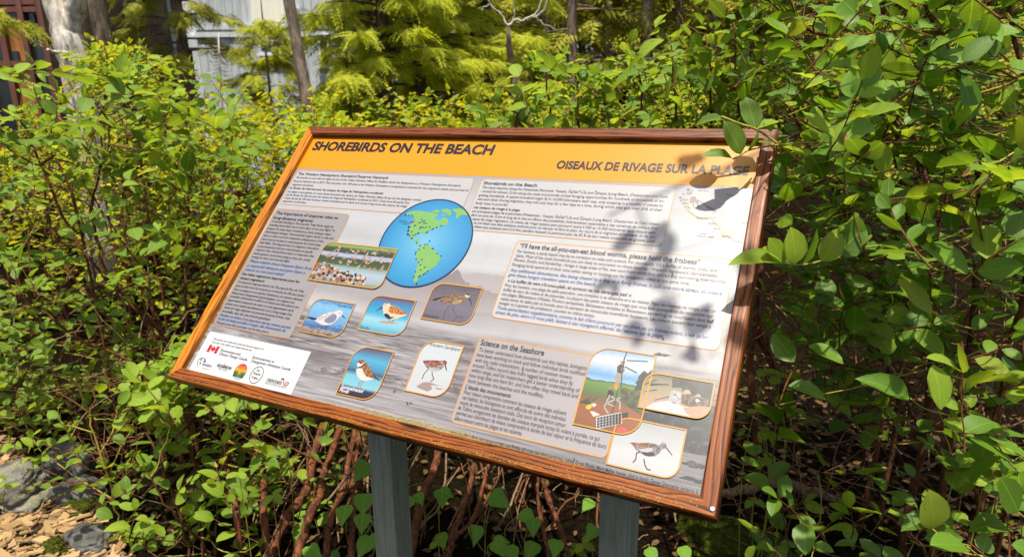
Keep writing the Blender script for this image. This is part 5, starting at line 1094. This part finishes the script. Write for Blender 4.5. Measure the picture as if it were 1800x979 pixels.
# path of chips
cm = NT('wood_chip'); oi = cm.node('ObjectInfo'); ge = cm.node('NewGeometry'); r_ = cm.math('FRACT', cm.math('ADD', oi.outputs['Random'], ge.outputs['Random Per Island'])); co = cm.coord('Generated'); n1 = cm.noise(cm.mapping(co, (2, 30, 1)), 1, 3)
c = cm.ramp(r_, [(0, (.13, .075, .034)), (.35, (.24, .15, .065)), (.75, (.34, .235, .115)), (1, (.07, .038, .018))]); cm.col(cm.mix(cm.ramp(n1, [(.4, 0), (.7, .4)]), c, (.30, .17, .07))); cm.rough(.8, .2)
mu = NT('mulch_bed'); n1 = mu.noise(mu.coord(), 70, 4, .7); mu.col(mu.ramp(n1, [(.3, (.03, .018, .009)), (.55, (.16, .09, .04)), (.75, (.36, .23, .11))])); mu.rough(.9, .2); mu.bump(n1, 1, .02)
edge = [(-400, 960), (-300, 800), (-60, 770), (20, 775), (60, 820), (110, 880), (160, 905), (205, 950), (240, 1010), (300, 1150), (-100, 1250), (-400, 1200)]
V = [tuple(G(x, y)) for x, y in edge]; V = [(x, y, .012) for x, y, z in V]
path = wobj('chip_path', V, [tuple(range(len(V)))[::-1]], [mu.m]); tag(path, 'path surfaced with pale wood chips', kind='structure')
def inpoly(x, y, pg):
    c_ = False
    for (ax, ay), (bx, by) in zip(pg, pg[1:] + pg[:1]):
        if (ay > y) != (by > y) and x < (bx - ax) * (y - ay) / (by - ay) + ax: c_ = not c_
    return c_
chipd = []
for i in range(6):
    rd = random.Random(i); l, w, h = 1, rd.uniform(.22, .5), rd.uniform(.06, .12); mb = MB(); mb.box(-.5, .5, -w / 2, w / 2, 0, h); V = np.array(mb.V); V[:, 0] += V[:, 1] * rd.uniform(-.6, .6); V[V[:, 0] > 0, 1] *= rd.uniform(.5, 1); V[:, 2] += rd.uniform(-.1, .1) * V[:, 0] ** 2 * 2
    chipd.append(mesh('wood_chip', V, mb.F, [cm.m]))
chips = []
while len(chips) < 2300:
    x, y = rnd.uniform(-150, 240), rnd.uniform(770, 1060)
    if not inpoly(x, y, edge): continue
    p = G(x, y); s = rnd.choice((.012, .016, .02, .025, .03, .04, .04, .055, .08)) * rnd.uniform(.8, 1.2)
    M = Matrix.Translation((p.x, p.y, .014 + rnd.random() * .022)) @ Matrix.Rotation(rnd.random() * 6.283, 4, 'Z') @ Matrix.Rotation(rnd.gauss(0, .22), 4, 'X') @ Matrix.Rotation(rnd.gauss(0, .18), 4, 'Y') @ Matrix.Scale(s, 4); chips.append((x, y, M, s))
chips.sort(key=lambda c_: -c_[3] if (0 < c_[0] < 260 and c_[1] < 985) else 0)
for x, y, M, s in chips[:300]: o = bpy.data.objects.new('wood_chip', rnd.choice(chipd)); COL.objects.link(o); o.parent = path; o.matrix_basis = M
VV, FF, b0 = [], [], 0
for x, y, M, s in chips[300:]:
    me = rnd.choice(chipd); A_ = np.array(M); V = np.array([v.co[:] for v in me.vertices]); VV.append(V @ A_[:3, :3].T + A_[:3, 3]); FF += [tuple(i + b0 for i in p.vertices) for p in me.polygons]; b0 += len(V)
wobj('wood_chips', np.concatenate(VV), FF, [cm.m], path)['kind'] = 'stuff'

# ------------------------------------------------------------------ leaf litter on the soil
LIT = leafmat('litter', (.018, .008, .003), (.05, .022, .008), (.13, .065, .024), (1.2, 1.0, .5), veins=False, tr=.1, gloss=.7)
items = []; rl = random.Random(5)
while len(items) < 5200:
    x, y = (rl.uniform(-2.6, 3.0), rl.uniform(-.6, 3.2)); px, py, k = proj((x, y, 0))
    if k < .5 or (inpoly(px, py, edge) and rl.random() < .75): continue
    items.append((rl.randrange(3), lmat(Vector((x, y, gz(x, y) + rl.uniform(.004, .02) + (.03 if inpoly(px, py, edge) else 0))), Vector((rl.gauss(0, 1), rl.gauss(0, 1), rl.gauss(0, .25))), Vector((rl.gauss(0, .35), rl.gauss(0, .35), 1)), rl.uniform(.02, .06)), 0))
lit = join_leaves('leaf_litter', items, LTS, [LIT], None); tag(lit, 'brown dead leaves littering the soil under the shrubs', 'leaf litter', kind='stuff')
# ------------------------------------------------------------------ trees
def frondt(seed, pairs=9, wid=.42, droop=.35, bw=.030, sub=True):
    r = random.Random(seed); V, F = [], []
    def quad(a, b, w):
        i = len(V); d = (b - a); n = Vector((-d.y, d.x, 0)); n = n.normalized() * w if n.length > 1e-6 else Vector((0, w, 0)); m = a + d * .45
        V.extend([a, m + n, b, m - n]); F.extend([(i, i + 1, i + 2), (i, i + 2, i + 3)])
    Z = lambda t: -droop * t * t
    for i in range(pairs):
        t = .06 + .9 * i / pairs; l = wid * (1 - t * .75) * r.uniform(.75, 1.15); a = Vector((t, 0, Z(t)))
        for s in (-1, 1):
            e = a + Vector((l * .62, s * l * .8, -l * .3 + r.uniform(-.04, .04))); quad(a, e, bw * r.uniform(.8, 1.2))
            if not sub: continue
            m = a.lerp(e, .5); quad(m, m + Vector((l * .42, s * l * .05, -l * .22)), bw * .8)
    quad(Vector((0, 0, 0)), Vector((1, 0, Z(1))), bw * .6)
    return np.array([v[:] for v in V], np.float32), np.array(F, np.int32), np.zeros((len(V), 2), np.float32)
FT = [frondt(i, 9 + i % 3, .36 + .05 * i, .25 + .12 * i, .020) for i in range(4)]
FTF = [frondt(10 + i, 6, .42 + .05 * i, .25 + .12 * i, .042, False) for i in range(4)]
CEDAR = leafmat('cedar_spray', (.28, .37, .012), (.46, .53, .022), (.64, .66, .07), (1.7, 1.65, .2), veins=False, tr=.55, gloss=.55)
HEML = leafmat('hemlock_spray', (.15, .20, .01), (.29, .32, .018), (.42, .41, .04), (1.5, 1.4, .3), veins=False, tr=.3, gloss=.6)
FIRD = leafmat('dark_conifer', (.08, .11, .008), (.19, .21, .012), (.38, .36, .03), (1.5, 1.4, .3), veins=False, tr=.25, gloss=.6)
BK1 = barkmat('grey_brown_bark', (.07, .05, .035), (.26, .20, .15), 22); BK2 = barkmat('pale_bark', (.28, .24, .20), (.66, .60, .52), 30); BK3 = barkmat('dark_bark', (.03, .02, .014), (.12, .08, .055), 22); BLEACH = barkmat('bleached_wood', (.24, .22, .18), (.50, .47, .41), 40)
def tree(name, label, cat, group, base, h, r0, z0, z1, nl, ll, fs, nf, mats, bark, seed, lean=(0, 0), droop=.35, ft=None):
    rd = random.Random(seed); e = empty(name, base); tag(e, label, cat, group); b = Vector(base)
    q = smoothline([b + Vector((0, 0, -.1)), b + Vector((lean[0] * .3, lean[1] * .3, h * .3)), b + Vector((lean[0] * .7, lean[1] * .7, h * .7)), b + Vector((lean[0], lean[1], h))], 6, r0 * .06, rd)
    mb = MB(); mb.tube(q, [r0 * (1 - .85 * i / (len(q) - 1)) * (1 + .12 * mnoise.noise(p * 3)) for i, p in enumerate(q)], 12); mb.build('trunk', [bark], e, smooth=True)
    items = []; lb = MB()
    for i in range(nl):
        t = (i + rd.random()) / nl; z = z0 + (z1 - z0) * t; f = min(1, max(0, z / h)); c0 = q[min(len(q) - 1, int(f * (len(q) - 1)))]; c0 = Vector((c0.x, c0.y, z + b.z * 0))
        a = rd.random() * 6.283; L = ll * (1 - .65 * max(0, (z - z0) / max(.1, h - z0))) * rd.uniform(.65, 1.15)
        d = Vector((math.cos(a), math.sin(a), rd.uniform(-.05, .25))); pts = [c0]
        for j in range(5): d.z -= droop * .16; pts.append(pts[-1] + d.normalized() * L / 5)
        lb.tube(pts, [max(.004, r0 * .16 * (1.1 - j / 5)) for j in range(6)], 5, cap=False)
        for j in range(nf):
            u = rd.uniform(.4, 1) * 5; k = min(4, int(u)); p = pts[k].lerp(pts[k + 1], u - k); s = -1 if j % 2 else 1
            dd = (pts[k + 1] - pts[k]).normalized(); sd = Vector((-dd.y, dd.x, 0)); fd = dd * rd.uniform(.3, 1) + sd * s * rd.uniform(.2, 1) + Vector((0, 0, rd.uniform(-.5, .1)))
            items.append((rd.randrange(len(FT)), lmat(p, fd, Vector((rd.gauss(0, .7), rd.gauss(0, .7), 1)), fs * rd.uniform(.6, 1.2)), rd.randrange(len(mats))))
    lb.build('limbs', [bark], e, smooth=True)['kind'] = 'stuff'
    if items: join_leaves('crown', items, ft or FT, mats, e)
    return e
def gb(px, D): p = PV(px, 195, D); return (p.x, p.y, 0)
CG = 'yellow green cedars behind the thicket'
tree('cedar_tree', 'yellow green cedar with drooping sprays nearest the grey building', 'tree', CG, gb(680, 7.0), 6.5, .10, .9, 4.2, 80, 1.0, .24, 34, [CEDAR], BK3, 1)
tree('cedar_tree', 'yellow green cedar in the middle above the top rail of the sign', 'tree', CG, gb(742, 7.6), 6, .09, .9, 4.2, 80, 1.25, .24, 36, [CEDAR], BK3, 2)
tree('cedar_tree', 'yellow green cedar whose sprays reach towards the dark forest', 'tree', CG, gb(860, 8.2), 5.5, .09, .8, 4.2, 80, 1.35, .25, 36, [CEDAR], BK3, 3)
tree('cedar_tree', 'small pale cedar sapling in front of the cedars', 'tree', CG, gb(615, 6.6), 2.4, .03, .9, 2.2, 24, .4, .22, 16, [CEDAR], BK3, 4)
tree('hemlock_tree', 'olive hemlock with hanging branches before the grey building', 'tree', None, gb(335, 8.6), 8, .10, 2.2, 5.5, 54, .95, .24, 32, [HEML], BK1, 5, droop=.7)
tree('hemlock_tree', 'young hemlock under the small window of the grey building', 'tree', None, gb(478, 8.0), 2.9, .035, 1.2, 2.6, 34, .62, .24, 20, [HEML, CEDAR], BK1, 6)
tree('spruce_tree', 'grey brown spruce trunk standing left of the cedars', 'tree', None, gb(574, 6.0), 9, .068, 2.9, 8, 18, .8, .30, 8, [HEML], BK1, 7, lean=(-.85, -.35))
tree('spruce_tree', 'dark rough trunk behind the pale forked trunk', 'tree', None, gb(172, 7.2), 9, .14, 3.6, 8, 12, 1.2, .35, 10, [FIRD], BK3, 8)
tree('spruce_tree', 'brown rough trunk between the pale trunk and the porch', 'tree', None, gb(208, 6.8), 9, .115, 3.4, 8, 12, 1.2, .35, 10, [HEML], BK1, 9, lean=(-.15, 0))
# pale forked trunk
e = empty('forked_tree', gb(138, 5.8)); tag(e, 'pale grey forked trunk at the upper left', 'tree'); b = Vector(gb(138, 5.8))
for nm, pts, r in (('trunk', [b, PV(140, 160, 5.8), PV(126, 90, 5.8), PV(110, 45, 5.8), PV(92, -10, 5.8), PV(60, -160, 5.8), PV(40, -400, 5.9)], .13), ('limb', [PV(118, 62, 5.8), PV(130, 20, 5.8), PV(138, -20, 5.75), PV(150, -180, 5.7), PV(150, -400, 5.7)], .085), ('limb', [PV(120, 95, 5.7), PV(100, 92, 5.6), PV(85, 88, 5.5)], .02)):
    mb = MB(); q = smoothline(pts, 5, .006, random.Random(4)); mb.tube(q, [r * (1.05 - .45 * i / len(q)) * (1 + .14 * mnoise.noise(p * 5)) for i, p in enumerate(q)], 12); mb.build(nm, [BK2], e, smooth=True)
items = []; rd = random.Random(8); c0 = PV(60, -330, 5.8)
for i in range(120):
    items.append((rd.randrange(4), lmat(c0 + Vector((rd.gauss(0, .8), rd.gauss(0, .8), rd.gauss(0, .4))), Vector((rd.gauss(0, 1), rd.gauss(0, 1), -.3)), Vector((0, 0, 1)), .35), 0))
join_leaves('crown', items, FT, [HEML], e)
# mossy low branch at the left edge
e = tree('hemlock_tree', 'hemlock at the left edge with a mossy branch across the window', 'tree', None, gb(-150, 6.6), 6, .09, 2.3, 5, 26, 1.7, .34, 18, [HEML, CEDAR], BK1, 10, droop=.3)
# bleached dead sapling and dead branches
e = empty('dead_sapling', gb(390, 5.6)); tag(e, 'small bleached dead spruce sapling in front of the porch', 'tree'); b = Vector(gb(390, 5.6)); mb = MB(); q = [b, PV(390, 200, 5.6), PV(386, 120, 5.6), PV(384, 58, 5.6)]; mb.tube(q, [.018, .014, .011, .004], 7); mb.build('trunk', [BLEACH], e, smooth=True); rd = random.Random(3)
for i in range(26):
    y = 66 + i * 3.4; l = 8 + 20 * (i / 26) * rd.uniform(.7, 1.1); s = 1 if i % 2 else -1; p0 = PV(385, y, 5.6)
    mb = MB(); mb.tube([p0, PV(385 + s * l * .55, y + 3, 5.6 + rd.uniform(-.1, .1)), PV(385 + s * l, y + 1, 5.6 + rd.uniform(-.2, .2))], [.005, .004, .002], 4); mb.build('twig', [BLEACH], e)
e = empty('dead_tree', gb(905, 7.4)); tag(e, 'bleached bare dead branches beside the cedars', 'tree'); b = Vector(gb(905, 7.4))
mb = MB(); mb.tube([b, PV(905, 150, 7.4), PV(895, 80, 7.3), PV(893, 45, 7.2)], [.05, .045, .035, .02], 7); mb.build('trunk', [BK1], e, smooth=True)
for pts, r in (([(893, 48), (905, 38), (925, 35), (945, 22), (952, 0), (960, -30)], .022), ([(925, 35), (940, 30), (958, 12), (965, -25)], .014), ([(893, 48), (880, 25), (862, 8), (855, -20)], .016), ([(940, 28), (955, 42), (978, 53)], .010), ([(862, 10), (850, 14), (846, 20)], .01), ([(897, 44), (905, 20), (900, 5)], .008)):
    mb = MB(); q = smoothline([PV(x, y, 7.1) for x, y in pts], 4, .006, rd); mb.tube(q, [r * .62 * (1.1 - .6 * i / len(q)) for i in range(len(q))], 6); mb.build('branch', [BLEACH], e, smooth=True)
# right-hand forest
FG = 'trunks of the dark forest at the upper right'
fl = ['thickest forest trunk right of the bleached branches', 'forest trunk above the middle of the rear salal', 'slim forest trunk beside the bleached branches', 'slim dark forest trunk between two thicker ones', 'distant forest trunk above the rear salal', 'forest trunk next to the big right salal', 'slim trunk close behind the right salal', 'far forest trunk mostly hidden by leaves']
for i, (x, D, r) in enumerate(((1003, 11, .11), (1130, 11.5, .12), (960, 14, .09), (1065, 15, .11), (1185, 15, .12), (1245, 13, .12), (1300, 12, .10), (1390, 14, .13))):
    tree('forest_tree', fl[i], 'tree', FG, gb(x, D), 10, r, 1.9, 8, 30, 1.7, .55, 12, [FIRD, FIRD, HEML], BK1, 40 + i, droop=.5, ft=FTF)
# tall conifers standing behind everything
rd = random.Random(21); wh = ['far left edge', 'red framed building', 'pale forked trunk', 'left end of the grey building', 'middle of the grey building', 'right end of the grey building', 'first cedar', 'middle cedar', 'last cedar', 'bleached branches', 'left forest trunks', 'middle forest trunks', 'right forest trunks', 'big right salal', 'upper right corner']
for i in range(15):
    x = -150 + i * 138; D = rd.uniform(19, 24)
    tree('far_conifer', 'tall dark conifer far behind the ' + wh[i], 'tree', 'conifers closing the background', gb(x, D), 14, .2, .3, 10, 60, 2.8, 1.2, 18, [FIRD, FIRD, HEML], BK3, 60 + i, droop=.4, ft=FTF)

for i in range(11):
    x = 560 + i * 115; D = rd.uniform(14.5, 17.5)
    tree('far_conifer', 'bushy olive conifer in the second row behind the cedars, ' + nth(i, 11), 'tree', 'bushy conifers behind the cedars', gb(x, D), 8, .12, .3, 6.5, 50, 1.7, .7, 18, [FIRD, HEML], BK3, 90 + i, droop=.4, ft=FTF)
# ------------------------------------------------------------------ grey wooden building
def frame_at(D):
    o = CAM + FH * D; return Matrix(((RH.x, FH.x, 0, o.x), (RH.y, FH.y, 0, o.y), (0, 0, 1, 0), (0, 0, 0, 1)))
def uz(px, py, D): p = PV(px, py, D); return (p - CAM).dot(RH), p.z
def bmat(name, ca, cb, rough=.6):
    m = NT(name); co = m.coord(); n = m.noise(m.mapping(co, (14, 14, 2)), 1, 4, .6); m.col(m.ramp(n, [(.35, ca), (.7, cb)])); m.rough(rough); return m.m
D1 = 13.0; F1 = frame_at(D1); SID = bmat('grey_siding', (.34, .38, .40), (.52, .56, .57)); TRIM = bmat('pale_trim', (.46, .50, .52), (.62, .66, .68)); BLIND = bmat('cream_blind', (.72, .70, .58), (.80, .78, .68)); WHT = bmat('white_wall', (.62, .66, .70), (.78, .80, .82))
gl = NT('dark_glass'); gl.col((.02, .025, .03)); gl.rough(.08); GLS = gl.m
bd = empty('grey_building', (F1 @ Vector((0, 0, 0)))); bd.location.z = 0; tag(bd, 'grey blue wooden building behind the trees', 'building')
FB = lambda name, mb, mats, par=None: mb.build(name, mats, par or bd, F1 if par is None else Matrix.Identity(4))
uL, uR, uM = uz(225, 100, D1)[0], uz(592, 100, D1)[0], uz(352, 100, D1)[0]
FB('wall', MB().box(uM, uR, .0, 3.5, 0, 7.5), [SID])
i = 0; u = uM + .02
while u < uR - .1:
    FB('board', MB().box(u, u + .143, -.016, -.001, 0, 7.4), [SID]); u += .15
FB('side_wing', MB().box(uL - .5, uM - .003, .35, 3.5, uz(300, 62, D1)[1], 7.2), [WHT])
FB('porch_back', MB().box(uL - .5, uM - .004, 2.2, 2.3, 0, uz(300, 62, D1)[1] - .01), [BK3])
FB('porch_beam', MB().box(uL - .5, uM - .006, .1, .3, uz(300, 62, D1)[1] - .22, uz(300, 62, D1)[1] - .005), [TRIM])
for x in (255, 300, 340): c_ = uz(x, 90, D1)[0]; FB('porch_post', MB().box(c_ - .06, c_ + .06, .12, .24, 0, uz(300, 62, D1)[1] - .225), [TRIM])
def window(x0, x1, y0, y1, mat, nm='window'):
    a, t = uz(x0, y0, D1); b, bz = uz(x1, y1, D1); o = FB(nm, MB().box(a - .06, b + .06, -.06, -.023, bz - .06, t + .06), [TRIM]); FB('pane', MB().box(a, b, -.072, -.061, bz, t), [mat], o); FB('sill', MB().box(a - .09, b + .09, -.11, -.061, bz - .10, bz - .062), [TRIM], o)
window(440, 505, -40, 40, BLIND); window(462, 512, 74, 90, GLS); window(566, 580, 66, 112, GLS)
for y in (47, 60): a, t = uz(440, y, D1); FB('belt_board', MB().box(uM, uR, -.055, -.0235, t - .06, t + .03), [TRIM])
a, t = uz(523, 26, D1); o = FB('wall_lamp', MB().box(a - .05, a + .05, -.14, -.0235, t - .10, t + .10), [WHT])
FB('roof', MB().box(uL - 1, uR + .4, -.5, 4, 7.51, 7.7), [BK3])
# ------------------------------------------------------------------ red framed building at the upper left
D2 = 9.5; F2 = frame_at(D2); RED = bmat('red_brown_paint', (.09, .030, .018), (.17, .060, .036)); ORW = bmat('orange_wood', (.24, .09, .02), (.42, .18, .05))
rb = empty('timber_building', (F2 @ Vector((0, 0, 0)))); rb.location.z = 0; tag(rb, 'building with red brown window frames at the upper left corner', 'building')
FB2 = lambda name, mb, mats: mb.build(name, mats, rb, F2)
u0, u1 = uz(-160, 50, D2)[0], uz(80, 50, D2)[0]
FB2('wall', MB().box(u0, u1, .5, 3.5, 0, 6.5), [BK3])
for x in (-150, -70, -38, 4, 43, 77): c_ = uz(x, 50, D2)[0]; FB2('window_post', MB().box(c_ - .04, c_ + .04, -.02, .12, 0, 6.4), [RED])
for y in (-120, -30, 4, 17, 112): z = uz(30, y, D2)[1]; FB2('window_rail', MB().box(u0, u1, -.01, .11, z - .035, z + .035), [RED])
for x0, x1 in ((-148, -72), (-68, -40), (-36, 2), (6, 41), (45, 75)):
    a, b = uz(x0, 50, D2)[0], uz(x1, 50, D2)[0]; FB2('pane', MB().box(a, b, .05, .06, .3, 6.3), [GLS if x0 < -30 or x0 == 45 else ORW])
for x0, x1, y0, y1 in ((14, 32, 16, 34), (12, 34, 90, 108), (50, 62, 24, 40)):
    a, t = uz(x0, y0, D2); b, bz = uz(x1, y1, D2); FB2('glazing', MB().box(a, b, .02, .045, bz, t), [GLS])
